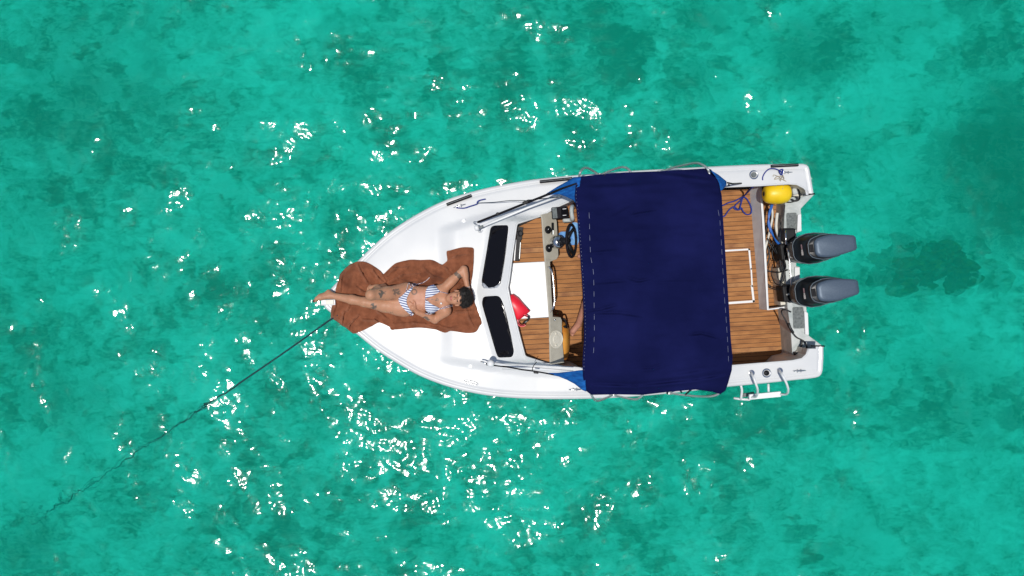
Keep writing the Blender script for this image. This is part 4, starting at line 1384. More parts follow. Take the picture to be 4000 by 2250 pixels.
# red roll-top dry bag behind the screen
bag = empty('dry_bag', tuple(P(2030, 1210, DASH)))
tag(bag, 'red roll-top dry bag with black buckled strap lying behind the windscreen', 'bag')
A, B = P(1984, 1158, .95), P(2046, 1236, .97)
d = (B - A).normalized()
sd = Vector((-d.y, d.x, 0))
rings = []
for t, w, h in ((0, .03, .03), (.06, .062, .055), (.3, .080, .066), (.6, .082, .06), (.85, .085, .038), (1.0, .088, .014)):
    c = A.lerp(B, t)
    rings.append([c + sd * w * math.cos(a) + Vector((0, 0, 1)) * h * math.sin(a) + Vector((0, 0, .005 * math.sin(3 * a + t * 9))) for a in [2 * math.pi * k / 20 for k in range(20)]])
MB().rings(rings).out('bag_body', M['red'], bag)
c = P(2043, 1252, .965)
ring = [c + Vector((.050 * math.cos(a) + .012 * math.sin(a), .055 * math.sin(a), .012 * math.cos(a))) for a in [math.radians(50 + 10 * k) for k in range(27)]]
rg = []
for k, p in enumerate(ring):
    e = ring[min(k + 1, len(ring) - 1)] - ring[max(k - 1, 0)]
    n_ = Vector((e.y, -e.x, 0)).normalized()
    rg.append([p + n_ * x + Vector((0, 0, y)) for x, y in ((-.010, -.026), (.010, -.026), (.012, .026), (-.008, .026))])
MB().rings(rg).out('rolled_top', M['red'], bag, smooth=False)
MB().tube([p + Vector((0, 0, .028)) for p in ring], .004, 6).out('strap', M['black'], bag)
MB().tube([P(2060, 1236, .99), P(2066, 1240, .99), P(2064, 1250, .985), P(2056, 1256, .98), P(2042, 1264, .98)], .011, 8).out('buckle', M['black'], bag)
MB().box(P(2055, 1257, .985), (.028, .012, .014), Matrix.Rotation(.6, 3, 'Z')).out('buckle_tongue', M['pad'], bag, smooth=False)

# orange disc float standing against the lower console
fl_ = empty('orange_float', tuple(P(2204, 1335, SOLE)))
tag(fl_, 'orange and yellow round float with black strap standing against the lower console', 'float')
fc = P(2204, 1335, .47)
fx = Vector((1, 0, .16)).normalized()
MB().lathe(fc, fx, [(-.035, .10), (-.034, .205), (-.02, .226), (.0, .222), (.03, .20), (.05, .15), (.058, .08), (.060, .004)], 36).out('float_shell', M['orange'], fl_)
MB().lathe(fc, fx, [(-.036, .205), (-.034, .224), (-.026, .231), (-.018, .228)], 36).out('yellow_edge', M['yellow'], fl_)
MB().tube(catmull([P(2194, 1276, .55), P(2206, 1277, .60), P(2212, 1279, .58)], 5), .013, 8).out('strap', M['black'], fl_)
MB().tube(catmull([P(2194, 1250, .55), P(2200, 1245, .58), P(2208, 1252, .58), P(2214, 1275, .55), P(2218, 1310, .45), P(2220, 1340, .40)], 6), .010, 8).out('strap', M['black'], fl_)

# crumpled light-blue cloth by the steering wheel
def cloth_z(u, v):
    return SOLE + .03 + .028 * noise.noise((u * .06, v * .06, 2)) + .014 * noise.noise((u * .15, v * .15, 4))
clo = sheet('blue_cloth', rounded([(2176, 918), (2190, 904), (2215, 906), (2222, 880), (2240, 866), (2262, 872), (2268, 915), (2258, 955), (2228, 958), (2212, 940), (2190, 930)], 9), cloth_z, 4, M['ltblue'], None, solid=.01)
tag(clo, 'crumpled light blue cloth on the floor beside the steering wheel', 'cloth')

# ------------------------------------------------------------------ people (implicit bodies meshed as one surface)
def sdf_mesh(prims, h):
    """prims: (kind, data, k). Tapered capsules and rotated ellipsoids blended smoothly; returns verts, quads"""
    los, his = [], []
    for kind, d, k in prims:
        if kind == 'cap':
            a, b, ra, rb = d
            r = max(ra, rb)
            lo = np.minimum(a, b) - r
            hi = np.maximum(a, b) + r
        else:
            c, rad, R = d
            r = max(rad)
            lo, hi = np.array(c) - r, np.array(c) + r
        los.append(np.array(lo) - .03 - k)
        his.append(np.array(hi) + .03 + k)
    lo = np.min(los, 0) - 2 * h
    hi = np.max(his, 0) + 2 * h
    n = np.ceil((hi - lo) / h).astype(int) + 1
    D = np.full(n, .05, dtype=np.float32)
    ax = [lo[i] + h * np.arange(n[i]) for i in range(3)]
    for (kind, d, k), l, g in zip(prims, los, his):
        i0 = np.maximum(0, np.floor((l - lo) / h).astype(int))
        i1 = np.minimum(n, np.ceil((g - lo) / h).astype(int) + 1)
        sl_ = tuple(slice(a, b) for a, b in zip(i0, i1))
        X = ax[0][sl_[0]][:, None, None]
        Y = ax[1][sl_[1]][None, :, None]
        Z = ax[2][sl_[2]][None, None, :]
        if kind == 'cap':
            a, b, ra, rb = d
            a, b = np.array(a), np.array(b)
            e = b - a
            t = ((X - a[0]) * e[0] + (Y - a[1]) * e[1] + (Z - a[2]) * e[2]) / max(1e-9, e.dot(e))
            t = np.clip(t, 0, 1)
            dd = np.sqrt((X - a[0] - e[0] * t) ** 2 + (Y - a[1] - e[1] * t) ** 2 + (Z - a[2] - e[2] * t) ** 2) - (ra + (rb - ra) * t)
        else:
            c, rad, R = d
            R = np.array(R) if R is not None else np.eye(3)
            x, y, z = X - c[0], Y - c[1], Z - c[2]
            q = [(R[0][i] * x + R[1][i] * y + R[2][i] * z) for i in range(3)]
            k0 = np.sqrt((q[0] / rad[0]) ** 2 + (q[1] / rad[1]) ** 2 + (q[2] / rad[2]) ** 2)
            k1 = np.sqrt((q[0] / rad[0] ** 2) ** 2 + (q[1] / rad[1] ** 2) ** 2 + (q[2] / rad[2] ** 2) ** 2)
            dd = k0 * (k0 - 1) / np.maximum(k1, 1e-6)
        cur = D[sl_]
        hh = np.clip(.5 + .5 * (cur - dd) / k, 0, 1)
        D[sl_] = (cur + (dd - cur) * hh - k * hh * (1 - hh)).astype(np.float32)
    s = D < 0
    A = [s[i:n[0] - 1 + i, j:n[1] - 1 + j, k:n[2] - 1 + k] for i in (0, 1) for j in (0, 1) for k in (0, 1)]
    anyv = np.zeros_like(A[0]); allv = np.ones_like(A[0])
    for a in A:
        anyv |= a
        allv &= a
    cells = anyv & ~allv
    I = np.argwhere(cells)
    idx = np.full(cells.shape, -1, dtype=np.int32)
    idx[cells] = np.arange(len(I))
    pos = np.zeros((len(I), 3))
    cnt = np.zeros(len(I))
    corners = [(i, j, k) for i in (0, 1) for j in (0, 1) for k in (0, 1)]
    for ca in corners:
        for axis in range(3):
            if ca[axis] == 0:
                cb = list(ca); cb[axis] = 1
                da_ = D[I[:, 0] + ca[0], I[:, 1] + ca[1], I[:, 2] + ca[2]]
                db_ = D[I[:, 0] + cb[0], I[:, 1] + cb[1], I[:, 2] + cb[2]]
                cr = (da_ < 0) != (db_ < 0)
                t = np.where(cr, da_ / np.where(cr, da_ - db_, 1), 0)
                pt = np.array(ca)[None, :] + t[:, None] * (np.array(cb) - np.array(ca))[None, :]
                pos += np.where(cr[:, None], pt, 0)
                cnt += cr
    co = lo + h * (I + pos / cnt[:, None])
    quads = []
    for axis in range(3):
        o1, o2 = [(1, 2), (2, 0), (0, 1)][axis]
        s0 = [slice(0, n[0]), slice(0, n[1]), slice(0, n[2])]
        s0[axis] = slice(0, n[axis] - 1)
        s1 = list(s0)
        s1[axis] = slice(1, n[axis])
        ch = s[tuple(s0)] != s[tuple(s1)]
        E = np.argwhere(ch)
        ok = (E[:, o1] > 0) & (E[:, o2] > 0) & (E[:, o1] < n[o1] - 1) & (E[:, o2] < n[o2] - 1)
        E = E[ok]
        def at_(d1, d2):
            e = E.copy()
            e[:, o1] += d1
            e[:, o2] += d2
            return idx[e[:, 0], e[:, 1], e[:, 2]]
        q = np.stack([at_(-1, -1), at_(0, -1), at_(0, 0), at_(-1, 0)], 1)
        inside = s[E[:, 0], E[:, 1], E[:, 2]]
        q[~inside] = q[~inside][:, ::-1]
        quads.append(q[(q >= 0).all(1)])
    return co, np.concatenate(quads)

def vtx_normals(co, q):
    nn = np.zeros_like(co)
    fn_ = np.cross(co[q[:, 2]] - co[q[:, 0]], co[q[:, 3]] - co[q[:, 1]])
    for k in range(4):
        np.add.at(nn, q[:, k], fn_)
    return nn / np.maximum(1e-12, np.linalg.norm(nn, axis=1))[:, None]

def relax(co, q, it=2, lam=.5):
    for _ in range(it):
        acc = np.zeros_like(co)
        c = np.zeros(len(co))
        for a, b in ((0, 1), (1, 2), (2, 3), (3, 0)):
            np.add.at(acc, q[:, a], co[q[:, b]])
            np.add.at(acc, q[:, b], co[q[:, a]])
            np.add.at(c, q[:, a], 1)
            np.add.at(c, q[:, b], 1)
        co = co + lam * (acc / c[:, None] - co)
    return co

def skin_material(name):
    m = bpy.data.materials.new(name)
    m.use_nodes = True
    b = m.node_tree.nodes['Principled BSDF']
    b.inputs['Roughness'].default_value = .50
    b.inputs['Specular IOR Level'].default_value = .32
    at = N(m, 'ShaderNodeAttribute', attribute_name='tone')
    tc = N(m, 'ShaderNodeTexCoord')
    no = N(m, 'ShaderNodeTexNoise')
    no.inputs['Scale'].default_value = 28
    no.inputs['Detail'].default_value = 4
    L(m, tc.outputs['Object'], no.inputs['Vector'])
    mp = N(m, 'ShaderNodeMapRange')
    mp.inputs['To Min'].default_value = .88
    mp.inputs['To Max'].default_value = 1.12
    L(m, no.outputs['Fac'], mp.inputs['Value'])
    mu = N(m, 'ShaderNodeVectorMath', operation='SCALE')
    L(m, at.outputs['Color'], mu.inputs[0])
    L(m, mp.outputs[0], mu.inputs['Scale'])
    L(m, mu.outputs[0], b.inputs['Base Color'])
    b.inputs['Subsurface Weight'].default_value = .06
    b.inputs['Subsurface Radius'].default_value = (.02, .008, .004)
    return m

def base_z(u, v):
    return deck_z(u, v) + .016

def B_(u, v, h):
    return np.array(P(u, v, base_z(u, v) + h))

prims = []
def cap(a, b, ra, rb, k=.03):
    prims.append(('cap', (np.array(a), np.array(b), ra, rb), k))
def ell(c, r, k=.03, R=None):
    prims.append(('ell', (np.array(c), r, R), k))
def rotz(a):
    c, s_ = math.cos(a), math.sin(a)
    return [[c, -s_, 0], [s_, c, 0], [0, 0, 1]]

# trunk
ell(B_(1588, 1168, .095), (.105, .160, .092), .04)
ell(B_(1560, 1150, .085), (.085, .085, .085), .04)
ell(B_(1556, 1196, .085), (.085, .085, .085), .04)
ell(B_(1622, 1167, .092), (.11, .128, .082), .04)
ell(B_(1650, 1166, .093), (.11, .120, .080), .04)
ell(B_(1692, 1168, .098), (.12, .140, .095), .04)
cap(B_(1722, 1136, .10), B_(1738, 1208, .095), .062, .062, .05)
ell(B_(1683, 1141, .160), (.062, .062, .050), .035)
ell(B_(1683, 1197, .158), (.062, .062, .050), .035)
cap(B_(1612, 1145, .12), B_(1660, 1145, .12), .05, .05, .05)
cap(B_(1612, 1188, .12), B_(1660, 1188, .12), .05, .05, .05)
# neck and head
cap(B_(1722, 1171, .105), B_(1764, 1167, .125), .058, .050, .03)
H = B_(1790, 1164, .130)
fwd = np.array([-.999, -.03, 0.0])               # towards the chin
side = np.array([-.03, .999, 0.0])
upv = np.array([0, 0, 1.0])
def Hd(f, s_, u_):
    return H + fwd * f + side * s_ + upv * u_
ell(Hd(-.018, 0, -.002), (.100, .074, .088), .02)
ell(Hd(.050, 0, .018), (.062, .060, .066), .03)
ell(Hd(.098, 0, .036), (.022, .028, .024), .025)           # chin
ell(Hd(.030, .036, .058), (.026, .024, .022), .02)         # cheeks
ell(Hd(.030, -.036, .058), (.026, .024, .022), .02)
cap(Hd(-.004, 0, .085), Hd(.036, 0, .108), .007, .011, .012)   # nose
ell(Hd(.036, .011, .097), (.008, .008, .007), .008)
ell(Hd(.036, -.011, .097), (.008, .008, .007), .008)
ell(Hd(.062, 0, .083), (.008, .022, .008), .006)            # lips
ell(Hd(.072, 0, .080), (.008, .019, .009), .006)
ell(Hd(-.006, .028, .074), (.012, .015, .013), .006)        # closed lids
ell(Hd(-.006, -.028, .074), (.012, .015, .013), .006)
cap(Hd(-.024, .014, .080), Hd(-.024, .046, .070), .008, .006, .012)   # brows
cap(Hd(-.024, -.014, .080), Hd(-.024, -.046, .070), .008, .006, .012)
ell(Hd(.012, .077, .012), (.028, .008, .016), .008)         # ears
ell(Hd(.012, -.077, .012), (.028, .008, .016), .008)
# upper arm bent behind the head
S1, E1, W1 = B_(1728, 1134, .100), B_(1812, 1052, .085), B_(1826, 1124, .085)
cap(S1, E1, .052, .036, .035)
ell((S1 * .6 + E1 * .4), (.075, .045, .045), .03, rotz(math.atan2((E1 - S1)[1], (E1 - S1)[0])))
cap(E1, W1, .037, .024, .02)
ell(E1 * .7 + W1 * .3, (.035, .055, .036), .02)
# its hand: palm under the crown of the head, fingers spread along the hair
cap(W1, B_(1830, 1144, .075), .024, .026, .015)
ell(B_(1831, 1150, .07), (.016, .040, .032), .012)
for k in range(4):
    a = B_(1832 - k * .4, 1160, .095 - k * .020)
    b = B_(1834 - k * 2.0, 1172 + (2 if k in (1, 2) else 0), .105 - k * .022)
    c = B_(1832 - k * 2.4, 1183 + (4 if k in (1, 2) else 0), .100 - k * .024)
    cap(a, b, .0095, .0085, .006)
    cap(b, c, .0085, .0075, .005)
cap(B_(1828, 1146, .09), B_(1822, 1158, .13), .010, .009, .007)
cap(B_(1822, 1158, .13), B_(1819, 1168, .145), .009, .008, .005)
# lower arm folded onto the belly
S2, E2, W2 = B_(1742, 1216, .090), B_(1699, 1248, .055), B_(1630, 1219, .150)
cap(S2, E2, .052, .040, .035)
cap(E2, W2, .042, .026, .02)
ell(E2 * .72 + W2 * .28, (.050, .036, .038), .02)
Pm = B_(1612, 1201, .188)
cap(W2, Pm, .024, .024, .012)
ell(Pm, (.034, .036, .015), .010, rotz(2.2))
pd = np.array([-.82, .57, 0]); pd /= np.linalg.norm(pd)
ps = np.array([.57, .82, 0])
for k in range(4):
    o_ = Pm + pd * .018 + ps * (.026 - .0175 * k)
    ln_ = (.034, .040, .038, .030)[k]
    a = o_
    b = a + pd * ln_ + np.array([0, 0, .004])
    c = b + pd * ln_ * .75 + np.array([0, 0, -.010])
    cap(a, b, .0092, .0082, .004)
    cap(b, c, .0082, .0072, .004)
cap(Pm + ps * .026 - pd * .012, Pm + ps * .052 + pd * .012 + np.array([0, 0, -.002]), .010, .009, .006)
cap(Pm + ps * .052 + pd * .012 + np.array([0, 0, -.002]), Pm + ps * .058 + pd * .036 + np.array([0, 0, -.006]), .009, .0078, .004)
# raised leg
Hp1, K1, A1 = B_(1586, 1139, .095), B_(1449, 1152, .330), B_(1498, 1120, .060)
cap(Hp1, Hp1 * .45 + K1 * .55, .088, .068, .05)
cap(Hp1 * .45 + K1 * .55, K1, .068, .050, .03)
ell(K1, (.05, .052, .05), .02)
cap(K1, K1 * .5 + A1 * .5, .050, .052, .02)
cap(K1 * .5 + A1 * .5, A1, .050, .034, .02)
cap(B_(1503, 1121, .032), B_(1470, 1123, .036), .032, .032, .015)
cap(B_(1470, 1123, .036), B_(1449, 1124, .024), .034, .026, .012)
for k, (u, v) in enumerate(((1437, 1134), (1436, 1128.5), (1438, 1123), (1441, 1118), (1446, 1114))):
    cap(B_(1452, 1131 - k * 3.2, .022), B_(u, v, .013), .012, (.0125, .0095, .009, .0088, .0085)[k], .005)
# straight leg
Hp2, K2, A2 = B_(1580, 1203, .090), B_(1424, 1180, .085), B_(1294, 1154, .050)
mid = Hp2 * .5 + K2 * .5 + np.array([0, 0, .004])
cap(Hp2, mid, .090, .074, .05)
cap(mid, K2, .074, .052, .03)
ell(K2 + np.array([0, 0, .012]), (.05, .046, .045), .02)
clf = K2 * .62 + A2 * .38
cap(K2, clf, .048, .050, .02)
cap(clf, A2, .049, .031, .02)
cap(A2, B_(1284, 1141, .040), .032, .028, .015)
cap(A2, B_(1252, 1161, .075), .033, .031, .02)
cap(B_(1283, 1146, .045), B_(1252, 1160, .065), .028, .030, .02)
cap(B_(1252, 1161, .075), B_(1238, 1167, .080), .030, .024, .015)
for k in range(5):
    a = B_(1243 - k * .6, 1160 + k * 3.4, .086 - k * .004)
    b = B_((1227, 1228, 1231, 1234, 1239)[4 - k] - 1, 1164 + k * 3.2, .078 - k * .006)
    cap(a, b, .0115, (.0085, .0088, .009, .0095, .0125)[k], .005)

co, q = sdf_mesh(prims, .0042)
co = relax(co, q, 2, .45)
person = empty('person', tuple(P(1600, 1168, base_z(1600, 1168))))
tag(person, 'sunbather in a blue and white striped bikini lying on the brown towel', 'person')
SKIN = skin_material('bare_skin')  # one skin for both people, its tone set per vertex
body = raw_mesh('body', co, q, SKIN, person)
nv = vtx_normals(co, q)
D_ = FPX / (CAMZ - co[:, 2])
UU, VV = 2000 + co[:, 0] * D_, 1125 - co[:, 1] * D_
base = np.array([.48, .230, .132])
tone = np.tile(base, (len(co), 1))
belly = np.clip(1.2 - ((UU - 1645) / 45) ** 2 - ((VV - 1168) / 45) ** 2, 0, 1)[:, None]
tone = tone * (1 - .5 * belly) + .5 * belly * np.array([.55, .25, .165])
legs = np.clip((1560 - UU) / 80, 0, 1)[:, None]
tone = tone * (1 - .35 * legs) + .35 * legs * np.array([.41, .225, .135])
ink = np.array([.085, .085, .072])
nz = np.array([noise.noise((x * 38, y * 38, z * 38)) for x, y, z in co])
nz2 = np.array([noise.noise((x * 85, y * 85, z * 85 + 9)) for x, y, z in co])
up_ = nv[:, 2] > .15
def ink_blob(u, v, ru, rv, s, th=.1):
    d = ((UU - u) / ru) ** 2 + ((VV - v) / rv) ** 2
    return np.where(up_ & (d < 1.25), s * np.clip((nz + .5 * nz2 + .55 - d * .75 - th) * 3.2, 0, 1), 0)
def ink_ring(u, v, r, w, s, a0=None):
    d = np.hypot(UU - u, VV - v)
    k = s * np.clip(1.4 - np.abs(d - r) / w, 0, 1)
    if a0 is not None:
        an = np.arctan2(VV - v, UU - u)
        k = k * (np.cos(an - a0) < .55)
    return np.where(up_, k, 0)
tat = np.zeros(len(co))
for a in (ink_blob(1489, 1146, 16, 17, .9), ink_blob(1551, 1143, 19, 17, .75), ink_ring(1506, 1144, 4.5, 1.6, .7, 0), ink_blob(1456, 1198, 15, 17, .9), ink_ring(1467, 1202, 4.5, 1.5, .7, 0), ink_blob(1528, 1221, 22, 10, .6, .35),
          ink_ring(1618, 1140, 9.5, 2.8, .75), ink_blob(1618, 1148, 7, 5, .6), ink_blob(1704, 1171, 10, 10, .65, .2), ink_blob(1680, 1170, 16, 3.5, .6, .1), ink_blob(1666, 1244, 18, 9, .8), ink_blob(1613, 1214, 6, 5, .6)):
    tat = np.maximum(tat, a)
# band round the raised upper arm
ad = (E1 - S1) / np.linalg.norm(E1 - S1)
al = (co - S1) @ ad / np.linalg.norm(E1 - S1)
dperp = np.linalg.norm((co - S1) - ((co - S1) @ ad)[:, None] * ad, axis=1)
tat = np.maximum(tat, np.where((np.abs(al - .72 - .03 * nz) < .065) & (dperp < .06), .8, 0))
tone = tone * (1 - tat[:, None]) + tat[:, None] * ink
# face: lips, brows, lash lines
hf = (co - H) @ fwd
hs = (co - H) @ side
hu = (co - H) @ upv
lips = (hu > .07) & (np.abs(hf - .067) < .010) & (np.abs(hs) < .022)
tone[lips] = np.array([.42, .13, .10])
brow = (hu > .05) & (np.abs(hf + .026) < .0055) & (np.abs(np.abs(hs) - .030) < .018)
lash = (hu > .05) & (np.abs(hf - .003) < .0045) & (np.abs(np.abs(hs) - .028) < .014)
tone[brow | lash] = np.array([.03, .02, .015])
nail = (UU < 1229) & (VV > 1172)
tone[nail] = np.array([.10, .01, .015])
ca = body.data.attributes.new('tone', 'FLOAT_COLOR', 'POINT')
ca.data.foreach_set('color', np.concatenate([tone, np.ones((len(co), 1))], 1).astype(np.float32).ravel())

# swimwear and hair lie on the body
bvh = BVHTree.FromPolygons([tuple(c) for c in co], [tuple(int(i) for i in f) for f in q])
def on_body(u, v, off=.004):
    z = 1.3
    p0 = P(u, v, z)
    d = (P(u, v, .5) - p0).normalized()
    hit = bvh.ray_cast(p0, d)
    if hit[0] is None:
        return None
    n_ = hit[1] if hit[1].z > 0 else -hit[1]
    return hit[0] + n_ * off + Vector((0, 0, off * .5))
def stripes(name, ang, period):
    m = principled(name, (.7, .72, .78), .8)
    b = m.node_tree.nodes['Principled BSDF']
    tc = N(m, 'ShaderNodeTexCoord')
    dp = N(m, 'ShaderNodeVectorMath', operation='DOT_PRODUCT')
    dp.inputs[1].default_value = (math.cos(ang) / period, math.sin(ang) / period, 0)
    L(m, tc.outputs['Object'], dp.inputs[0])
    fr_ = N(m, 'ShaderNodeMath', operation='FRACT')
    L(m, dp.outputs['Value'], fr_.inputs[0])
    gt = N(m, 'ShaderNodeMath', operation='GREATER_THAN')
    gt.inputs[1].default_value = .60
    L(m, fr_.outputs[0], gt.inputs[0])
    mx = N(m, 'ShaderNodeMixRGB')
    mx.inputs[1].default_value = (.74, .76, .82, 1)
    mx.inputs[2].default_value = (.05, .08, .22, 1)
    L(m, gt.outputs[0], mx.inputs[0])
    L(m, mx.outputs[0], b.inputs['Base Color'])
    return m
def patch(name, zpoly, mat):
    poly = [z1(p) for p in zpoly]
    poly = [(p.x, p.y) for p in catmull([(a, b, 0) for a, b in poly], 4, closed=True)]
    v2, tr = tri_fill([(u, -v) for u, v in poly], 2.2)
    vs = []
    last = None
    for p in v2:
        h_ = on_body(p[0], -p[1])
        vs.append(h_)
    good = [v for v in vs if v is not None]
    zc = sum(v.z for v in good) / len(good)
    vs = [v if v is not None else P(p[0], -p[1], zc - .03) for v, p in zip(vs, v2)]
    return mk(name, vs, tr, mat, person, solid=.004)
patch('bikini_cup', [(1488, 850), (1492, 770), (1520, 715), (1560, 688), (1610, 695), (1640, 735), (1668, 768), (1620, 800), (1560, 832), (1510, 848)], stripes('navy_white_stripe', math.radians(96), .0235))
patch('bikini_cup', [(1488, 890), (1484, 960), (1500, 1015), (1535, 1042), (1590, 1036), (1630, 1010), (1668, 984), (1620, 955), (1560, 925), (1512, 884)], stripes('navy_white_stripe_low', math.radians(86), .0235))
patch('bikini_bottom', [(1148, 862), (1190, 822), (1250, 765), (1310, 722), (1328, 728), (1285, 790), (1256, 850), (1252, 910), (1280, 975), (1335, 1048), (1305, 1062), (1230, 1000), (1175, 935)], stripes('navy_white_stripe_bottom', math.radians(75), .0245))
def beads(name, mat, period):
    m = principled(name, (.7, .6, .58), .8)
    b = m.node_tree.nodes['Principled BSDF']
    tc = N(m, 'ShaderNodeTexCoord')
    wv = N(m, 'ShaderNodeTexChecker')
    wv.inputs['Scale'].default_value = 1 / period
    wv.inputs['Color1'].default_value = (.75, .62, .60, 1)
    wv.inputs['Color2'].default_value = (.03, .025, .10, 1)
    L(m, tc.outputs['Object'], wv.inputs['Vector'])
    L(m, wv.outputs['Color'], b.inputs['Base Color'])
    return m
CORD = beads('striped_cord', None, .011)
def cord(zpts, r=.0045, lift=.0):
    pts = []
    for p in catmull([(*z1(p), 0) for p in zpts], 4):
        h_ = on_body(p.x, p.y, .004)
        tz = P(p.x, p.y, towel_z(p.x, p.y) + .008)
        if h_ is None or h_.z < tz.z:
            h_ = tz
        pts.append(h_ + Vector((0, 0, lift)))
    return MB().tube(pts, r, 6).out('bikini_string', CORD, person)
cord([(1665, 770), (1700, 778), (1735, 788), (1768, 797)])
cord([(1665, 984), (1720, 965), (1770, 948), (1825, 935)])
cord([(1665, 988), (1730, 978), (1790, 962), (1830, 948)])
cord([(1490, 848), (1487, 870), (1490, 890)])
cord([(1310, 722), (1280, 668), (1262, 700), (1252, 740), (1240, 770)])
cord([(1330, 700), (1350, 690), (1400, 672), (1450, 660), (1500, 630), (1542, 588)])
cord([(1320, 690), (1345, 668), (1372, 680), (1358, 700), (1330, 705), (1320, 680), (1350, 676), (1385, 690)], .006, .004)
cord([(1300, 1050), (1322, 1040), (1335, 1056), (1312, 1070), (1298, 1062)], .006, .004)
cord([(1480, 1045), (1510, 1052), (1545, 1058), (1575, 1050)], .005)
# hair: a rough cap with many short curls
hc = H + fwd * (-.062) + upv * (-.004)
hv, hfc = [], []
hm = MB()
nu, nvv = 40, 24
for j in range(nvv + 1):
    for i in range(nu):
        th = math.pi * j / nvv
        ph = 2 * math.pi * i / nu
        d = np.array([math.cos(th), math.sin(th) * math.cos(ph), math.sin(th) * math.sin(ph)])
        p = hc - fwd * d[0] * .082 + side * d[1] * .102 + upv * d[2] * .094
        dd = 1 + .16 * noise.noise(tuple(p * 34)) + .10 * noise.noise(tuple(p * 80))
        hv.append(Vector(hc + (p - hc) * dd))
for j in range(nvv):
    for i in range(nu):
        hfc.append([j * nu + i, j * nu + (i + 1) % nu, (j + 1) * nu + (i + 1) % nu, (j + 1) * nu + i])
hm.add(hv, hfc)
pr = random.Random(5)
for k in range(520):
    d = np.array([pr.gauss(0, 1), pr.gauss(0, 1), pr.gauss(.3, 1)])
    d /= np.linalg.norm(d)
    back = -(d @ fwd)
    if back < -.50 + .35 * pr.random():
        continue
    p = hc - fwd * back * .082 + side * (d @ side) * .102 + upv * d[2] * .094
    if p[2] < base_z(1800, 1165) + .0:
        continue
    r_ = pr.uniform(.006, .012)
    t1 = np.cross(d, [pr.gauss(0, 1), pr.gauss(0, 1), pr.gauss(0, 1)])
    t1 /= np.linalg.norm(t1)
    t2 = np.cross(d, t1)
    pts = []
    for s_ in range(7):
        a = s_ * 1.15
        pts.append(Vector(p + d * (s_ * .0042 - .004) + (t1 * math.cos(a) + t2 * math.sin(a)) * r_))
    hm.tube(pts, lambda t: .0024 * (1.1 - t), 4, cap=False)
hm.out('hair', M['hair'], person)
# ear stud, wrist bangle, pendant
MB().lathe(Vector(Hd(.03, .080, .02)), (0, 1, .3), [(0, .007), (.006, .006), (.008, .002)], 10).out('earring', M['steel'], person)
wd = (W1 - E1) / np.linalg.norm(W1 - E1)
wc_ = Vector(W1 - wd * .004)
e1 = Vector(wd).orthogonal().normalized()
e2 = Vector(wd).cross(e1)
MB().tube([wc_ + (e1 * math.cos(a) + e2 * math.sin(a)) * .0285 for a in [2 * math.pi * k / 20 for k in range(20)]], .003, 6, closed=True).out('bangle', M['white'], person)
pp = on_body(*z1((1685, 917)), .005)
if pp:
    MB().lathe(pp, (0, 0, 1), [(0, .011), (.004, .010), (.006, .003)], 12).out('pendant', M['white'], person)

# the second person, seated under the canopy with one leg stretched into the light
prims = []
def Q(u, v, z):
    return np.array(P(u, v, z))
hip = Q(2470, 1095, .66)
kn, an, toe = Q(2318, 1122, .60), Q(2258, 1268, .225), Q(2228, 1306, .185)
cap(hip + np.array([0, -.07, 0]), kn, .085, .058, .04)
cap(kn, kn * .55 + an * .45, .055, .054, .02)
cap(kn * .55 + an * .45, an, .052, .034, .02)
cap(an + np.array([.02, .02, -.03]), an * .35 + toe * .65, .032, .032, .02)
cap(an, an * .35 + toe * .65, .034, .030, .02)
tdir = (toe - an); tdir[2] = 0; tdir /= np.linalg.norm(tdir)
tsd = np.array([-tdir[1], tdir[0], 0])
for k in range(5):
    a = an * .4 + toe * .6 + tsd * (.026 - .013 * k) + np.array([0, 0, -.012])
    cap(a, a + tdir * (.055, .052, .048, .042, .036)[k], .012, (.012, .009, .009, .0085, .008)[k], .005)
kn2, an2 = Q(2322, 1010, .62), Q(2312, 1000, .23)
cap(hip + np.array([0, .09, 0]), kn2, .085, .058, .04)
cap(kn2, an2, .055, .034, .02)
cap(an2 + np.array([.03, 0, -.04]), an2 + np.array([-.14, 0, -.045]), .034, .028, .02)
ell(hip, (.13, .17, .11), .04)
ch = hip + np.array([.02, 0, .38])
ell(hip + np.array([.01, 0, .18]), (.10, .145, .16), .05)
ell(ch, (.11, .17, .17), .05)
cap(ch + np.array([0, -.16, .08]), ch + np.array([0, .16, .08]), .06, .06, .05)
cap(ch + np.array([0, 0, .14]), ch + np.array([-.01, 0, .26]), .052, .05, .03)
hd = ch + np.array([-.02, 0, .36])
ell(hd, (.092, .076, .115), .02)
ell(hd + np.array([-.045, 0, -.06]), (.05, .05, .045), .02)
cap(hd + np.array([-.09, 0, .0]), hd + np.array([-.105, 0, -.03]), .010, .013, .012)
for s_ in (-1, 1):
    ell(hd + np.array([0, s_ * .078, -.01]), (.018, .009, .028), .008)
    sh = ch + np.array([0, s_ * .19, .08])
    el = sh + np.array([-.10, s_ * .03, -.27])
    wr = el + np.array([-.22, -s_ * .05, -.02])
    cap(sh, el, .048, .038, .03)
    cap(el, wr, .038, .026, .02)
    ell(wr + np.array([-.045, 0, 0]), (.045, .038, .016), .012)
    for k in range(4):
        a = wr + np.array([-.08, (.027 - .018 * k), 0])
        cap(a, a + np.array([-.035, 0, -.008]), .009, .0085, .004)
        cap(a + np.array([-.035, 0, -.008]), a + np.array([-.055, 0, -.03]), .0085, .0075, .004)
    cap(wr + np.array([-.03, -s_ * .035, 0]), wr + np.array([-.075, -s_ * .055, -.01]), .010, .0085, .006)
co2, q2 = sdf_mesh(prims, .006)
co2 = relax(co2, q2, 2, .45)
per2 = empty('person', tuple(Q(2470, 1095, .15)))
tag(per2, 'barefoot person under the front edge of the navy canopy, one bare leg in view', 'person')
b2_ = raw_mesh('body', co2, q2, SKIN, per2)
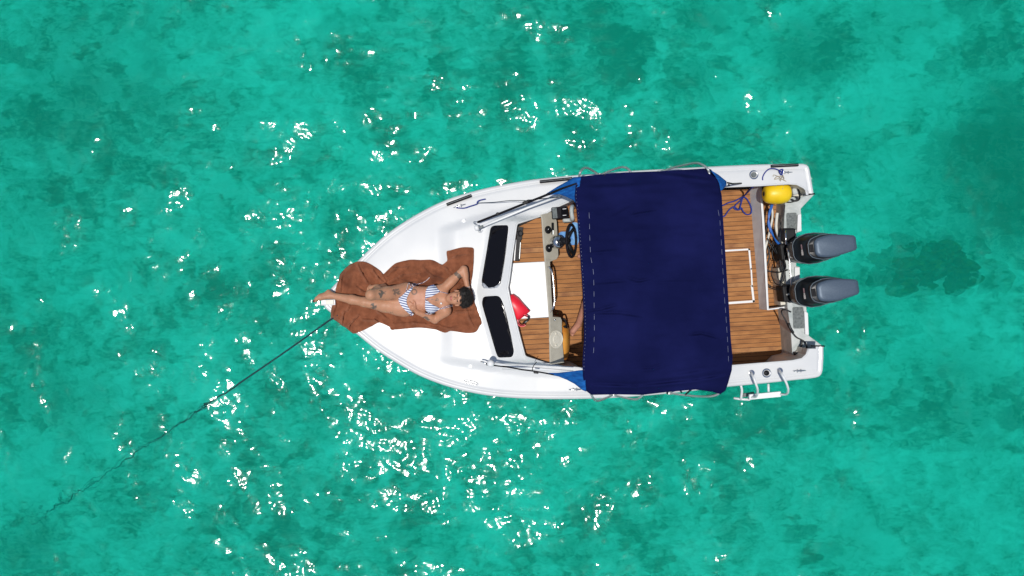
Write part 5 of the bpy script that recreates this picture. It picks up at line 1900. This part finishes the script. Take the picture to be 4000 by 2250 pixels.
tone2 = np.tile(np.array([.46, .22, .155]), (len(co2), 1))
ca = b2_.data.attributes.new('tone', 'FLOAT_COLOR', 'POINT')
ca.data.foreach_set('color', np.concatenate([tone2, np.ones((len(co2), 1))], 1).astype(np.float32).ravel())
# shorts: offset copy of the hip region; short hair cap
nn2 = vtx_normals(co2, q2)
zc = co2[:, 2]
sel = (zc < hip[2] + .12) & (co2[:, 0] > hip[0] - .26) & (zc > .5)
fsel = sel[q2].all(1)
used = np.unique(q2[fsel])
remap = np.full(len(co2), -1)
remap[used] = np.arange(len(used))
raw_mesh('shorts', co2[used] + nn2[used] * .008, remap[q2[fsel]], M['rope_dark'], per2)
hsel = (co2[:, 2] > hd[2] + .02) & (co2[:, 0] > hd[0] - .07)
hsel |= (co2[:, 2] > hd[2] - .05) & (co2[:, 0] > hd[0] + .02) & (co2[:, 2] < hd[2] + .2)
fsel = hsel[q2].all(1)
used = np.unique(q2[fsel])
remap = np.full(len(co2), -1)
remap[used] = np.arange(len(used))
raw_mesh('hair', co2[used] + nn2[used] * .012, remap[q2[fsel]], M['hair'], per2)

# ------------------------------------------------------------------ coral patch on the seabed, right of the motors
CM = [mottled('brown_coral', (.018, .016, .007), (.11, .085, .03), 9, .95, detail=8, lo=.38, hi=.72), mottled('olive_coral', (.05, .05, .010), (.26, .22, .05), 8, .95, detail=8, lo=.36, hi=.7), mottled('grey_coral', (.06, .07, .05), (.26, .27, .2), 8, .95, detail=8, lo=.36, hi=.7)]
cor = empty('coral_patch', tuple(P(3620, 1050, BED)))
tag(cor, 'dark olive coral patch seen through the water right of the motors', 'coral')
cr_ = random.Random(4)
for n_ in range(95):
    u, v = 3560 + cr_.gauss(0, 78), 1035 + cr_.gauss(0, 46)
    r = cr_.uniform(.06, .18)
    hgt = cr_.uniform(.12, .62)
    c = P(u, v, BED)
    sd = n_ * 3.7
    vs, fs = [Vector((c.x, c.y, BED + hgt))], []
    nr, na = 6, 20
    for j in range(1, nr + 1):
        for i in range(na):
            a = 2 * math.pi * i / na
            e = 1 + .55 * noise.noise((math.cos(a) * 1.2 + sd, math.sin(a) * 1.2, .3)) + .4 * noise.noise((math.cos(a) * 3.5 + sd, math.sin(a) * 3.5, 1.3))
            t = j / nr
            x, y = c.x + r * e * t * math.cos(a), c.y + r * e * t * math.sin(a)
            z = BED + hgt * (1 - t ** 1.6) + .05 * noise.noise((x * 11, y * 11, sd)) - .12 * t
            vs.append(Vector((x, y, z)))
    for i in range(na):
        fs.append([0, 1 + i, 1 + (i + 1) % na])
    for j in range(nr - 1):
        for i in range(na):
            p, q_ = 1 + j * na + i, 1 + j * na + (i + 1) % na
            fs.append([p, p + na, q_ + na, q_])
    mk('coral_head', vs, fs, cr_.choices(CM, (6, 6, 2))[0], cor)
